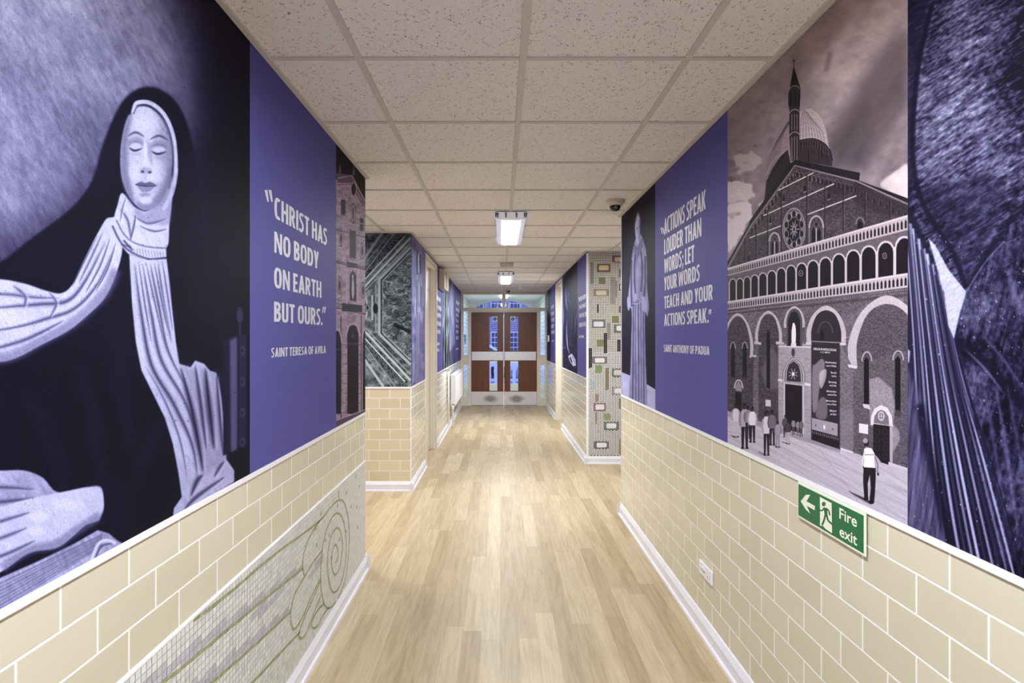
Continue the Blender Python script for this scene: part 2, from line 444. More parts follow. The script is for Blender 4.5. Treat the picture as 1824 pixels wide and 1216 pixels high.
class Cv:
    """a grey-scale drawing over photo rectangle (u0,v0)-(u1,v1)"""
    def __init__(s, u0, v0, u1, v1, sc=2.0, base=0.0):
        s.u0, s.v0, s.u1, s.v1, s.s = u0, v0, u1, v1, sc
        s.w = int((u1 - u0) * sc) + 1; s.h = int((v1 - v0) * sc) + 1
        s.a = np.full((s.h, s.w), float(base), np.float32)
        s.U, s.V = np.meshgrid(u0 + np.arange(s.w) / sc, v0 + np.arange(s.h) / sc)
        s.map = lambda x, y: (x, y)
    def pts(s, p): return np.array([s.map(x, y) for x, y in p], float)
    def _mask(s, p, blur=0.0):
        p = (p - (s.u0, s.v0)) * s.s
        pad = int(blur * s.s * 2) + 2
        x0 = max(int(math.floor(p[:,0].min())) - pad, 0); x1 = min(int(math.ceil(p[:,0].max())) + pad + 1, s.w)
        y0 = max(int(math.floor(p[:,1].min())) - pad, 0); y1 = min(int(math.ceil(p[:,1].max())) + pad + 1, s.h)
        if x1 <= x0 or y1 <= y0: return None
        H, W = y1 - y0, x1 - x0
        SS = 2
        acc = np.zeros((H * SS, W + 2), np.float32)
        q = np.roll(p, -1, axis=0)
        diff = np.zeros((H * SS, W + 2), np.float32)
        for (ax, ay), (bx, by) in zip(p, q):
            if ay == by: continue
            sg = 1.0
            if ay > by: ax, ay, bx, by = bx, by, ax, ay; sg = -1.0
            r0 = max(int(math.ceil((ay - y0) * SS - 0.5)), 0); r1 = min(int(math.ceil((by - y0) * SS - 0.5)), H * SS)
            if r1 <= r0: continue
            rows = np.arange(r0, r1)
            yy = y0 + (rows + 0.5) / SS
            xx = ax + (yy - ay) * (bx - ax) / (by - ay) - x0
            xx = np.clip(xx, 0, W)
            xi = np.floor(xx).astype(int); fr = xx - xi
            np.add.at(diff, (rows, xi), sg * (1 - fr)); np.add.at(diff, (rows, xi + 1), sg * fr)
        acc = np.abs(np.cumsum(diff, axis=1))[:, :W]
        m = np.clip(acc, 0, 1).reshape(H, SS, W).mean(axis=1)
        if blur > 0: m = boxblur(m, blur * s.s / 2)
        return m, slice(y0, y1), slice(x0, x1)
    def _blend(s, r, val, a):
        if r is None: return
        m, ys, xs = r
        if not np.isscalar(val): val = val[ys, xs]
        s.a[ys, xs] += (val - s.a[ys, xs]) * m * a
    def poly(s, p, val, a=1.0, blur=0.0, smooth=False):
        p = s.pts(p)
        if smooth: p = catmull(p)
        s._blend(s._mask(p, blur), val, a)
    def ell(s, cx, cy, rx, ry, val, a=1.0, blur=0.0, rot=0.0, n=36, t0=0, t1=2*math.pi):
        t = np.linspace(t0, t1, n, endpoint=(t1 - t0 < 6.28))
        x = rx*np.cos(t); y = ry*np.sin(t); c, d = math.cos(rot), math.sin(rot)
        s._blend(s._mask(s.pts(zip(cx + x*c - y*d, cy + x*d + y*c)), blur), val, a)
    def ring(s, cx, cy, rx, ry, w, val, a=1.0, t0=0, t1=2*math.pi, n=30):
        t = np.linspace(t0, t1, n)
        s.line(list(zip(cx + rx*np.cos(t), cy + ry*np.sin(t))), w, val, a)
    def line(s, p, w, val, a=1.0, blur=0.0, smooth=False, taper=False):
        """stroke; w in photo pixels"""
        p = s.pts(p)
        if smooth: p = catmull(p, closed=False)
        d = np.gradient(p, axis=0); ln = np.hypot(d[:,0], d[:,1]) + 1e-9
        nr = np.stack([-d[:,1], d[:,0]], 1) / ln[:,None]
        hw = np.full(len(p), w / 2.0)
        if taper: hw = hw * np.sin(np.linspace(0.08, math.pi - 0.08, len(p)))
        hw = hw[:, None]
        s._blend(s._mask(np.concatenate([p + nr*hw, (p - nr*hw)[::-1]]), blur), val, a)
    def noise(s, px, py, seed, octs=4, rot=0.0, gain=0.5):
        """fractal value noise, feature size px,py photo pixels, about 0..1"""
        rng = np.random.default_rng(seed)
        c, d = math.cos(rot), math.sin(rot)
        X = (s.U - s.u0)*c + (s.V - s.v0)*d; Y = -(s.U - s.u0)*d + (s.V - s.v0)*c
        out = np.zeros_like(s.a); amp = 1.0; tot = 0
        for o in range(octs):
            x = X / px * 2**o + 700; y = Y / py * 2**o + 700
            xi = np.floor(x).astype(int); yi = np.floor(y).astype(int); fx = x - xi; fy = y - yi
            fx = fx*fx*(3 - 2*fx); fy = fy*fy*(3 - 2*fy)
            g = rng.random((257, 263))
            xi %= 262; yi %= 256
            x2 = xi + 1; y2 = yi + 1
            out += amp*((g[yi, xi]*(1-fx) + g[yi, x2]*fx)*(1-fy) + (g[y2, xi]*(1-fx) + g[y2, x2]*fx)*fy)
            tot += amp; amp *= gain
        return (out / tot).astype(np.float32)
    def sample(s, u, v):
        x = np.clip((u - s.u0) * s.s, 0, s.w - 1.001); y = np.clip((v - s.v0) * s.s, 0, s.h - 1.001)
        xi = x.astype(int); yi = y.astype(int); fx = x - xi; fy = y - yi
        a = s.a
        return (a[yi, xi]*(1-fx) + a[yi, xi+1]*fx)*(1-fy) + (a[yi+1, xi]*(1-fx) + a[yi+1, xi+1]*fx)*fy

def srgb2lin(a):
    a = a / 255.0
    return np.where(a <= 0.04045, a / 12.92, ((a + 0.055) / 1.055) ** 2.4)

def print_panel(name, cv, wall, u0, u1, z0, z1, cols, rows, ramp, mat, off=0.003, tint=None, thick=0.002):
    """printed sheet on a wall: fine grid carrying the drawing as a colour attribute"""
    us = np.linspace(u0, u1, cols); zs = np.linspace(z0, z1, rows)
    base = np.array([wall(u, CY, off) for u in us])          # point at eye level on the wall for each column
    dist = base[:, 1]
    if wall is Lw or wall is Rw: dd = dist
    else: dd = np.full(cols, wall(0, CY)[1])
    U = np.repeat(us[None, :], rows, 0); Z = np.repeat(zs[:, None], cols, 1)
    V = CY - (Z - EYE) * F / dd[None, :]
    g = cv.sample(U, V)
    pos = np.array([p for p, _ in ramp]); colr = np.array([c for _, c in ramp], float)
    rgb = np.stack([np.interp(g, pos, colr[:, k]) for k in range(3)], -1)
    if tint is not None: rgb = rgb * tint(U, V)[..., None] if tint(U, V).ndim == 2 else rgb * tint(U, V)
    rgb = srgb2lin(np.clip(rgb, 0, 255))
    co = np.empty((rows, cols, 3)); co[..., 0] = base[None, :, 0]; co[..., 1] = base[None, :, 1]; co[..., 2] = Z
    me = bpy.data.meshes.new(name)
    nv = rows * cols; nf = (rows - 1) * (cols - 1)
    idx = np.arange(nv).reshape(rows, cols)
    q = np.stack([idx[:-1, :-1], idx[:-1, 1:], idx[1:, 1:], idx[1:, :-1]], -1).reshape(-1, 4)
    me.vertices.add(nv); me.vertices.foreach_set('co', co.reshape(-1).astype(np.float32))
    me.loops.add(nf * 4); me.loops.foreach_set('vertex_index', q.reshape(-1).astype(np.int32))
    me.polygons.add(nf); me.polygons.foreach_set('loop_start', (np.arange(nf) * 4).astype(np.int32))
    me.update(calc_edges=True)
    at = me.color_attributes.new('print', 'FLOAT_COLOR', 'POINT')
    rgba = np.concatenate([rgb, np.ones(rgb.shape[:2] + (1,))], -1).reshape(-1).astype(np.float32)
    at.data.foreach_set('color', rgba)
    me.materials.append(mat)
    o = bpy.data.objects.new(name, me); COL.objects.link(o)
    return o
#==PART2==
# ------------------------------------------------------------------ materials in use
M = {}
M['plaster'] = plain('matt_lilac_paint', (96, 92, 156), 0.6)
M['white_plaster'] = plain('white_paint', (226, 220, 206), 0.6)
M['cap'] = plain('white_tile_trim', (246, 246, 248), 0.3, var=0.02)
M['skirt'] = plain('white_gloss_skirting', (232, 232, 240), 0.35, var=0.03, scale=9)
M['tee'] = plain('beige_ceiling_tee', (212, 207, 201), 0.5, var=0.03)
M['frame'] = plain('cream_gloss_joinery', (226, 218, 202), 0.3, var=0.03, scale=6)
M['ceil'] = ceiling_mat()
M['floor'] = floor_mat()
ivory = dict(c1=(209, 203, 179), c2=(217, 211, 189), mortar=(250, 250, 248))
M['tile_left'] = tile_mat('ivory_tiles_left', 1, 0.183, **ivory)
M['tile_right'] = tile_mat('ivory_tiles_right', 1, 0.15, **ivory)
M['tile_front'] = tile_mat('ivory_tiles_front', 0, 0.04, (212, 200, 170), (222, 211, 182), (246, 244, 238))
M['tile_lobby'] = tile_mat('pale_green_tiles', 1, 0.0, (196, 212, 190), (208, 222, 202), (225, 230, 220))
M['wood'] = wood_mat('mahogany_veneer', (84, 42, 20), (116, 64, 32))
M['alu'] = plain('brushed_aluminium', (208, 208, 214), 0.38, metal=0.75, var=0.05, scale=30)
M['glass'] = glass_mat('clear_glass')
M['white_plastic'] = plain('white_plastic', (240, 240, 246), 0.3, var=0.01)
M['dark'] = plain('black_gloss', (16, 16, 20), 0.12, var=0.02)
M['grey'] = plain('mid_grey', (120, 120, 128), 0.4)
M['beige_box'] = plain('beige_enamel', (206, 190, 168), 0.4, var=0.03)
M['text'] = plain('pale_grey_vinyl_lettering', (214, 214, 222), 0.5, var=0.02)
M['purple'] = None

def kick_mat():
    m, nt, b = new_mat('scuffed_aluminium_kick_plate')
    tc = N(nt, 'ShaderNodeTexCoord')
    nz = N(nt, 'ShaderNodeTexNoise'); nz.inputs['Scale'].default_value = 6; nz.inputs['Detail'].default_value = 6
    nt.links.new(tc.outputs['Object'], nz.inputs['Vector'])
    # worn oval where feet push, one per leaf
    sp = N(nt, 'ShaderNodeSeparateXYZ'); nt.links.new(tc.outputs['Object'], sp.inputs[0])
    ax = N(nt, 'ShaderNodeMath', operation='SUBTRACT'); ax.inputs[1].default_value = 0.07; nt.links.new(sp.outputs[0], ax.inputs[0])
    ab = N(nt, 'ShaderNodeMath', operation='ABSOLUTE'); nt.links.new(ax.outputs[0], ab.inputs[0])
    dx = N(nt, 'ShaderNodeMath', operation='SUBTRACT'); dx.inputs[1].default_value = 0.28; nt.links.new(ab.outputs[0], dx.inputs[0])
    dz = N(nt, 'ShaderNodeMath', operation='SUBTRACT'); dz.inputs[1].default_value = 0.15; nt.links.new(sp.outputs[2], dz.inputs[0])
    dz2 = N(nt, 'ShaderNodeMath', operation='MULTIPLY'); dz2.inputs[1].default_value = 2.0; nt.links.new(dz.outputs[0], dz2.inputs[0])
    cb = N(nt, 'ShaderNodeCombineXYZ'); nt.links.new(dx.outputs[0], cb.inputs[0]); nt.links.new(dz2.outputs[0], cb.inputs[1])
    ln = N(nt, 'ShaderNodeVectorMath', operation='LENGTH'); nt.links.new(cb.outputs[0], ln.inputs[0])
    nzm = N(nt, 'ShaderNodeMath', operation='MULTIPLY_ADD'); nzm.inputs[1].default_value = 0.16
    nt.links.new(nz.outputs['Fac'], nzm.inputs[0]); nt.links.new(ln.outputs['Value'], nzm.inputs[2])
    rp = N(nt, 'ShaderNodeValToRGB'); e = rp.color_ramp.elements
    e[0].position = 0.17; e[0].color = lin((150, 146, 148)); e[1].position = 0.27; e[1].color = lin((222, 220, 222))
    nt.links.new(nzm.outputs[0], rp.inputs['Fac']); nt.links.new(rp.outputs['Color'], b.inputs['Base Color'])
    b.inputs['Metallic'].default_value = 0.3; b.inputs['Roughness'].default_value = 0.5
    return m
M['kick'] = kick_mat()

def emit_mat(name, rgb, s):
    m, nt, b = new_mat(name)
    tc = N(nt, 'ShaderNodeTexCoord')
    w = N(nt, 'ShaderNodeTexWave'); w.inputs['Scale'].default_value = 40
    nt.links.new(tc.outputs['Object'], w.inputs['Vector'])
    mr = N(nt, 'ShaderNodeMapRange'); mr.inputs[3].default_value = s * 0.92; mr.inputs[4].default_value = s
    nt.links.new(w.outputs['Fac'], mr.inputs[0])
    b.inputs['Base Color'].default_value = lin(rgb); b.inputs['Emission Color'].default_value = lin(rgb)
    nt.links.new(mr.outputs[0], b.inputs['Emission Strength'])
    return m
M['lit'] = emit_mat('lit_diffuser', (255, 254, 255), 6.0)
M['skirt_lit'] = emit_mat('glowing_clear_skirt', (214, 214, 236), 0.45)

# ------------------------------------------------------------------ shell
ZC = CEIL + 0.006
def slab(name, mat, *boxes):
    m = MB()
    for b in boxes: m.box(*b)
    return struct(m.build(name, mat))
BX = 3.6          # side corridors run this far
YB = -3.2         # wall behind the camera
slab('floor', M['floor'], (-BX - .2, BX + .2, YB - .2, 15.2, -0.1, 0.0))
slab('ceiling', M['ceil'], (-BX - .2, BX + .2, YB - .2, YEND + 3.0, ZC, ZC + 0.1))
DL0, DL1 = 6.39, 7.38       # left doorway
DR0, DR1 = 9.08, 9.97       # right doorway
DH = 2.40
slab('wall_left', M['plaster'], (-BX, XL, YB, YLA, TRIM, ZC))
slab('wall_left_dado', M['tile_left'], (-BX, XL, YB, YLA, 0, TRIM))
slab('wall_left_far', M['plaster'], (-BX, XL, YLB + .001, DL0, TRIM, ZC), (XL - .14, XL, DL0, DL1, DH, ZC), (-BX, XL, DL1, YEND, TRIM, ZC))
slab('wall_left_far_dado', M['tile_left'], (XL - .14, XL, YLB + .001, DL0, 0, TRIM), (-BX, XL, DL1, YEND, 0, TRIM))
slab('wall_left_return', M['tile_front'], (-BX, XL - .141, YLB, YLB + .1, 0, TRIM))
slab('wall_left_return_edge', M['tile_front'], (XL - .141, XL - .0005, YLB, YLB + .0012, 0, TRIM))
slab('wall_right', M['plaster'], (XR, BX, YB, YRA, TRIM, ZC))
slab('wall_right_dado', M['tile_right'], (XR, BX, YB, YRA, 0, TRIM))
slab('wall_right_far', M['plaster'], (XR, BX, YRB, DR0, TRIM, ZC), (XR, XR + .14, DR0, DR1, DH, ZC), (XR, BX, DR1, YEND, TRIM, ZC))
slab('wall_right_far_dado', M['tile_right'], (XR, BX, YRB, DR0, 0, TRIM), (XR, BX, DR1, YEND, 0, TRIM))
slab('wall_back', M['white_plaster'], (-BX, BX, YB - .12, YB, 0, ZC))
slab('wall_left_end', M['white_plaster'], (-BX - .12, -BX, YLA, YLB, 0, ZC))
slab('wall_right_end', M['white_plaster'], (BX, BX + .12, YRA, YRB, 0, ZC))

# white cap along the top of the tiles
def cap(name, *boxes): return slab(name, M['cap'], *boxes)
c0, c1, cp = 0.981, 0.998, 0.006
cap('trim_1', (XL, XL + cp, YB, YLA + cp, c0, c1), (-BX, XL, YLA, YLA + cp, c0, c1))
cap('trim_2', (-BX, XL + cp, YLB - cp, YLB, c0, c1), (XL, XL + cp, YLB, DL0 - .062, c0, c1))
cap('trim_3', (XL, XL + cp, DL1 + .062, YEND - .06, c0, c1))
cap('trim_4', (XR - cp, XR, YB, YRA + cp, c0, c1), (XR, BX, YRA, YRA + cp, c0, c1))
cap('trim_5', (XR - cp, XR, YRB, DR0 - .062, c0, c1))
cap('trim_6', (XR - cp, XR, DR1 + .062, YEND - .06, c0, c1))
# white corner beads
cap('trim_7', (XL - .008, XL + .004, YLB - .004, YLB + .004, 0.085, c0))
cap('trim_8', (XR - .004, XR + .022, YRB - .0045, YRB + .004, 0.085, CEIL - .02))
cap('trim_9', (XL - .004, XL + .003, YLA - .004, YLA + .003, 0.085, c0))
cap('trim_10', (XR - .003, XR + .004, YRA - .004, YRA + .003, 0.085, CEIL - .02))

# skirting with a sloped top edge
def skirt_y(name, x, sgn, *runs):
    m = MB()
    for y0, y1 in runs:
        m.prism([(x, 0), (x + sgn*.030, 0), (x + sgn*.028, .012), (x + sgn*.018, .014), (x + sgn*.018, .062), (x + sgn*.006, .088), (x, .088)], 1, y0, y1)
    return struct(m.build(name, M['skirt']))
def skirt_x(name, y, sgn, *runs):
    m = MB()
    for x0, x1 in runs:
        m.prism([(y, 0), (y + sgn*.030, 0), (y + sgn*.028, .012), (y + sgn*.018, .014), (y + sgn*.018, .062), (y + sgn*.006, .088), (y, .088)], 0, x0, x1)
    return struct(m.build(name, M['skirt']))
skirt_y('baseboard_left', XL, 1, (YB, YLA + .03))
skirt_y('baseboard_left_far', XL, 1, (YLB - .03, DL0 - .062), (DL1 + .062, YEND - .06))
skirt_x('baseboard_left_return', YLB, -1, (-BX, XL + .03))
skirt_x('baseboard_left_opening', YLA, 1, (-BX, XL + .03))
skirt_y('baseboard_right', XR, -1, (YB, YRA + .03))
skirt_y('baseboard_right_far', XR, -1, (YRB - .03, DR0 - .062), (DR1 + .062, YEND - .06))
skirt_x('baseboard_right_return', YRB, -1, (XR - .03, BX))
skirt_x('baseboard_right_opening', YRA, 1, (XR - .03, BX))

# suspended ceiling: tees and wall angles
m = MB()
tw = .012
zt0, zt1 = CEIL - .002, CEIL + .008
xs_t = [0.084 + .6*k for k in range(-6, 7)]
for x in xs_t:
    if XL < x < XR: m.box(x - tw, x + tw, YB, YEND, zt0, zt1)
    elif x < XL: m.box(x - tw, x + tw, YLA, YLB, zt0, zt1)
    else: m.box(x - tw, x + tw, YRA, YRB, zt0, zt1)
k = -9
while 2.03 + .6*k < YEND:
    y = 2.03 + .6*k; k += 1
    if y < YB: continue
    a, b = XL, XR
    if YLA < y < YLB: a = -BX
    if YRA < y < YRB: b = BX
    m.box(a, b, y - tw*.8, y + tw*.8, zt0 + .0015, zt1)
struct(m.build('trim_11', M['tee']))
m = MB(); aw = .022; za = CEIL - .006
m.box(XL, XL + aw, YB, YLA + aw, za, zt1).box(-BX, XL, YLA, YLA + aw, za, zt1).box(-BX, XL + aw, YLB - aw, YLB, za, zt1)
m.box(XL, XL + aw, YLB, YEND, za, zt1).box(XR - aw, XR, YB, YRA + aw, za, zt1).box(XR, BX, YRA, YRA + aw, za, zt1)
m.box(XR - aw, BX, YRB - aw, YRB, za, zt1).box(XR - aw, XR, YRB, YEND, za, zt1)
struct(m.build('trim_12', M['tee']))

# ------------------------------------------------------------------ end screen and double doors
P = Fw(YEND)
def px(u): return (u - CX) * YEND / F
def pz(v): return EYE + (CY - v) * YEND / F
def fbox(m, u0, u1, v0, v1, y0, y1, mi=0): m.box(px(u0), px(u1), y0, y1, pz(v1), pz(v0), mi)
y0, y1 = YEND - .05, YEND + .05
m = MB()
m.box(XL, px(826), y0, y1, 0, ZC); m.box(px(970.5), XR, y0, y1, 0, ZC)
m.box(XL + .001, XR - .001, y0 + .001, y1 - .001, pz(524.5), ZC)
fbox(m, 826, 970.5, 548, 554, y0 + .001, y1 - .001)
fbox(m, 894.3, 900.6, 524.5, 548, y0 + .001, y1 - .001)
fbox(m, 834, 839, 554, 722, y0 - .012, y1 - .001); fbox(m, 956.3, 962.3, 554, 722, y0 - .012, y1 - .001)
fbox(m, 839, 956.3, 553.9, 556, y0 - .012, y1 - .002)
for a, b in ((826, 834), (962.3, 970.5)):
    fbox(m, a, b, 632, 650, y0 + .002, y1 - .002); fbox(m, a, b, 708, 722, y0 + .002, y1 - .002)
struct(m.build('trim_13', M['frame'], bevel=.004))
n_ = 1
for a, b, c, d in ((826, 894.3, 524.5, 548), (900.6, 970.5, 524.5, 548), (826, 834, 554, 632), (826, 834, 650, 708), (962.3, 970.5, 554, 632), (962.3, 970.5, 650, 708)):
    mm = MB(); fbox(mm, a, b, c, d, YEND - .003, YEND + .003)
    struct(mm.build('window_%d' % n_, M['glass'])); n_ += 1

door_parts = []
def swing_door(idx, u0, u1, w0, w1, hinge_left, push, word):
    ya, yb = YEND - .022, YEND + .022
    root = empty('door_%d' % idx, (px((u0 + u1) / 2), YEND, 0.0)); root['kind'] = 'structure'
    root['label'] = word
    m = MB()
    top, bot = 556.2, 721.5
    A = (564, 624.5); B = (642.5, 696)
    fbox(m, u0, w0, top, bot, ya, yb); fbox(m, w1, u1, top, bot, ya, yb)
    fbox(m, w0, w1, top, A[0], ya + .0005, yb - .0005); fbox(m, w0, w1, A[1], B[0], ya + .0005, yb - .0005); fbox(m, w0, w1, B[1], bot, ya + .0005, yb - .0005)
    m.build('leaf', M['wood'], root)
    for (t, b_) in (A, B):
        g = MB(); fbox(g, w0, w1, t, b_, YEND - .004, YEND + .004); pane = g.build('vision_panel', M['glass'], root)
        e = MB(); ew = .55
        for q in ((w0, w0 + ew, t, b_), (w1 - ew, w1, t, b_), (w0 + ew, w1 - ew, t, t + ew), (w0 + ew, w1 - ew, b_ - ew, b_)):
            fbox(e, *q, ya - .006, ya + .004)
        e.build('glazing_bead', M['alu'] if hinge_left is None else plain('bead_%d_%d' % (idx, int(t)), (150, 140, 140), .4), pane)
    g = MB(); fbox(g, push[0], push[1], 626, 641.5, ya - .004, ya); g.build('push_plate', M['alu'], root, bevel=.0015)
    g = MB(); fbox(g, u0 + .2, u1 - .2, 697, 721, ya - .004, ya); g.build('kick_plate', M['kick'], root)
    return root
swing_door(1, 839.4, 896.8, 871.6, 886.2, True, (840.4, 896), 'left mahogany swing door with narrow glass slots')
swing_door(2, 898.2, 956, 908.6, 923.4, True, (899, 954.6), 'right mahogany swing door with narrow glass slots')

def round_notice(u, v, label):
    y = YEND - .030
    root = empty('fire_door_sign', (px(u), y, pz(v)))
    tag(root, label, 'sign', 'round blue notices on the doors')
    m = MB(); fbox(m, u - 4.3, u + 4.3, v - 4.6, v + 4.6, y, y + .0045); m.build('backing', M['white_plastic'], root)
    m = MB(); m.lathe([(.001, 0), (.042, 0), (.042, .001)], (px(u), y - .001, pz(v)), axis=1, seg=28); m.build('disc', M['blue'], root)
    t = MB()
    for k, s in enumerate(('Fire door', 'keep', 'shut')):
        hw = (3.0, 1.8, 1.6)[k]
        text_to(t, s, u - hw*.7, u + hw*.7, v - .7 + k*1.2, v - 1.3 + k*1.2, P, .0, .0325)
    t.build('lettering', M['white_plastic'], root, fix=False)
M['blue'] = plain('mandatory_blue', (20, 84, 190), .4, var=.02)
round_notice(881.6, 568, 'round blue fire door notice on the left door glass')
round_notice(913.4, 568, 'round blue fire door notice on the right door glass')

# ------------------------------------------------------------------ side doors
def side_door(idx, x, sg, ya, yb, label, fan):
    root = empty('door_%d' % idx, (x, (ya + yb) / 2, 0)); root['kind'] = 'structure'; root['label'] = label
    m = MB()
    xo = x + sg * .014; xi = x - sg * .12
    aw = .06
    # architrave
    m.box(x, xo, ya - aw, ya, 0, DH + .04); m.box(x, xo, yb, yb + aw, 0, DH + .04); m.box(x, xo, ya, yb, DH, DH + .04)
    # lining
    m.box(xi, x, ya, ya + .022, 0, DH); m.box(xi, x, yb - .022, yb, 0, DH); m.box(xi, x, ya + .022, yb - .022, DH - .022, DH)
    m.build('door_frame', M['frame'], root, bevel=.002)
    xa, xb = x - sg * .115, x - sg * .075
    zt = 2.08 if fan else DH - .026
    m = MB(); m.box(xa, xb, ya + .025, yb - .025, .006, zt); leaf = m.build('leaf', M['frame'], root, bevel=.002)
    if fan:
        m = MB()
        m.box(xa, xb, ya + .022, yb - .022, zt + .004, zt + .05); m.box(xa, xb, ya + .022, yb - .022, DH - .06, DH - .022)
        m.box(xa, xb, ya + .022, ya + .06, zt + .05, DH - .06); m.box(xa, xb, yb - .06, yb - .022, zt + .05, DH - .06)
        fr = m.build('fanlight', M['frame'], root)
        m = MB(); xm = (xa + xb) / 2
        m.box(xm - .003, xm + .003, ya + .06, yb - .06, zt + .05, DH - .06)
        m.build('pane', plain('frosted_fanlight_glass', (225, 232, 236), .2, emit=(225, 232, 240), es=.35), fr)
    m = MB(); hy = ya + .09
    m.tube([(xb, hy, 1.02), (xb + sg*.045, hy, 1.02), (xb + sg*.045, hy + .11, 1.02)], .009)
    m.build('handle', M['alu'], leaf, smooth=True)
    return root
side_door(3, XL, 1, DL0, DL1, 'cream door with a small glazed fanlight in the left wall', True)
side_door(4, XR, -1, DR0, DR1, 'cream door recessed in the right wall', False)
slab('wall_left_door_back', M['white_plaster'], (-1.3, XL - .121, DL0, DL1, 0, ZC))
slab('wall_right_door_back', M['white_plaster'], (XR + .121, 1.5, DR0, DR1, 0, ZC))

# ------------------------------------------------------------------ ceiling lights
lamps = []
def ceiling_light(yc, label, length=1.12, watts=None):
    x = 0.088
    ya, yb = yc - length / 2, yc + length / 2
    root = empty('ceiling_light', (x, yc, CEIL - .002))
    tag(root, label, 'light', 'linear ceiling lights')
    zt = CEIL - .002
    m = MB(); m.prism([(x - .118, zt - .028), (x + .118, zt - .028), (x + .126, zt), (x - .126, zt)], 1, ya + .03, yb - .03)
    m.build('base_tray', M['white_plastic'], root)
    m = MB()
    for s in (-1, 1):     # clear side skirts
        m.prism([(x + s*.076, zt - .086), (x + s*.110, zt - .082), (x + s*.124, zt - .030), (x + s*.080, zt - .030)], 1, ya + .04, yb - .03)
    m.build('side_cover', M['skirt_lit'], root, bevel=.006)
    m = MB(); m.prism([(x - .073, zt - .088), (x + .073, zt - .088), (x + .076, zt - .03), (x - .076, zt - .03)], 1, ya + .045, yb - .035)
    m.build('diffuser', M['lit'], root, bevel=.008)
    for y_, s in ((ya, 1), (yb, -1)):
        m = MB()
        prof = [(-.135, -.012), (-.145, -.026), (-.132, -.048), (-.098, -.066), (-.06, -.072), (.06, -.072), (.098, -.066), (.132, -.048), (.145, -.026), (.135, -.012), (.12, -.004), (-.12, -.004)]
        m.prism([(x + a, zt + b) for a, b in prof], 1, y_, y_ + s*.05)
        ec = m.build('end_cap', M['chrome'], root, bevel=.006)
        for a in (-.122, -.108, -.042, .042, .108, .122):
            m = MB(); hw = .009 if abs(a) < .12 else .006
            m.prism([(x + a - hw, zt - .012), (x + a + hw, zt - .012), (x + a + hw*.55, zt - .05), (x + a - hw*.55, zt - .05)], 1, y_ - s*.004, y_ + s*.004)
            m.build('clip', M['grey'] if abs(a) < .12 else M['dark'], ec)
    ld = bpy.data.lights.new('lamp', 'AREA'); ld.shape = 'RECTANGLE'; ld.size = .13; ld.size_y = length - .12
    ld.energy = watts or LAMP_W; ld.color = LAMP_C
    lo = bpy.data.objects.new('lamp', ld); COL.objects.link(lo); lo.location = (x, yc, zt - .094)
    attach(lo, root)
    return root
M['chrome'] = plain('clear_prismatic_end', (236, 236, 246), .12, metal=.55, emit=(240, 240, 255), es=.18)
LAMP_W = 44.0; LAMP_C = (.93, .96, 1.0)
ceiling_light(5.0, 'bright linear ceiling light nearest the camera with shiny end caps')
ceiling_light(9.0, 'linear ceiling light further along the corridor before the double doors', watts=70)
ceiling_light(0.98, 'linear ceiling light above the camera')
def area(name, loc, sx, sy, w, col, rot=(0, 0, 0)):
    ld = bpy.data.lights.new(name, 'AREA'); ld.shape = 'RECTANGLE'; ld.size = sx; ld.size_y = sy; ld.energy = w; ld.color = col
    lo = bpy.data.objects.new(name, ld); COL.objects.link(lo); lo.location = loc; lo.rotation_euler = rot
    return lo
area('side_corridor_lamp', (-2.2, 4.45, CEIL - .06), 1.0, .3, 40, (1.0, .95, .88))
area('side_corridor_lamp', (2.2, 5.6, CEIL - .06), 1.0, .3, 26, (1.0, .97, .93))
area('added_rear_lamp', (.08, -1.8, CEIL - .06), .3, 1.2, 60, (.94, .97, 1.0))  # added unseen light behind the camera, without a fitting

# small beige box on the centre tee
m = MB(); yb_ = 7.45
m.prism([(.088 - .09, ZC + .003), (.088 + .09, ZC + .003), (.088 + .084, CEIL - .05), (.088 - .084, CEIL - .05)], 1, yb_, yb_ + .1)
root = empty('junction_box', (.088, yb_, CEIL)); tag(root, 'small beige box on the ceiling between the two lights', 'box')
m.build('housing', M['beige_box'], root, bevel=.003)
m = MB(); m.box(.088 - .07, .088 + .07, yb_ - .0015, yb_, CEIL - .043, CEIL - .012); m.build('front_plate', M['tee'], root)

# dome cameras
def dome_camera(x, y, label, s=1.0):
    root = empty('dome_camera', (x, y, CEIL)); tag(root, label, 'camera', 'dome cameras on the ceiling')
    z = ZC + .003
    m = MB(); m.lathe([(.001, 0), (.068*s, 0), (.070*s, -.012*s), (.066*s, -.026*s), (.054*s, -.040*s), (.042*s, -.044*s), (.001, -.044*s)], (x, y, z), seg=40)
    m.build('collar', M['white_plastic2'], root, smooth=True)
    m = MB(); prof = [(.041*s*math.cos(t), -.043*s - .040*s*math.sin(t)) for t in np.linspace(0, 1.54, 12)]
    m.lathe(prof, (x, y, z), seg=32); d = m.build('dome', M['dark'], root, smooth=True)
    m = MB(); m.lathe([(.001, 0), (.012*s, 0), (.010*s, -.004), (.001, -.004)], (x, y - .038*s, z - .060*s), axis=1, seg=16)
    m.build('lens', M['grey'], root)
M['white_plastic2'] = plain('cream_camera_collar', (216, 206, 192), .4, var=.02)
dome_camera(.853, 4.13, 'white dome camera with black bubble near the right wall')
dome_camera(.165, 11.45, 'dome camera on the ceiling just before the double doors')
root = empty('smoke_detector', (.40, 11.0, CEIL)); tag(root, 'small white smoke detector on the ceiling near the double doors', 'smoke detector')
m = MB(); m.lathe([(.001, .006), (.05, .006), (.052, -.012), (.045, -.02), (.001, -.02)], (.40, 11.0, CEIL), seg=28); m.build('base', M['white_plastic'], root)
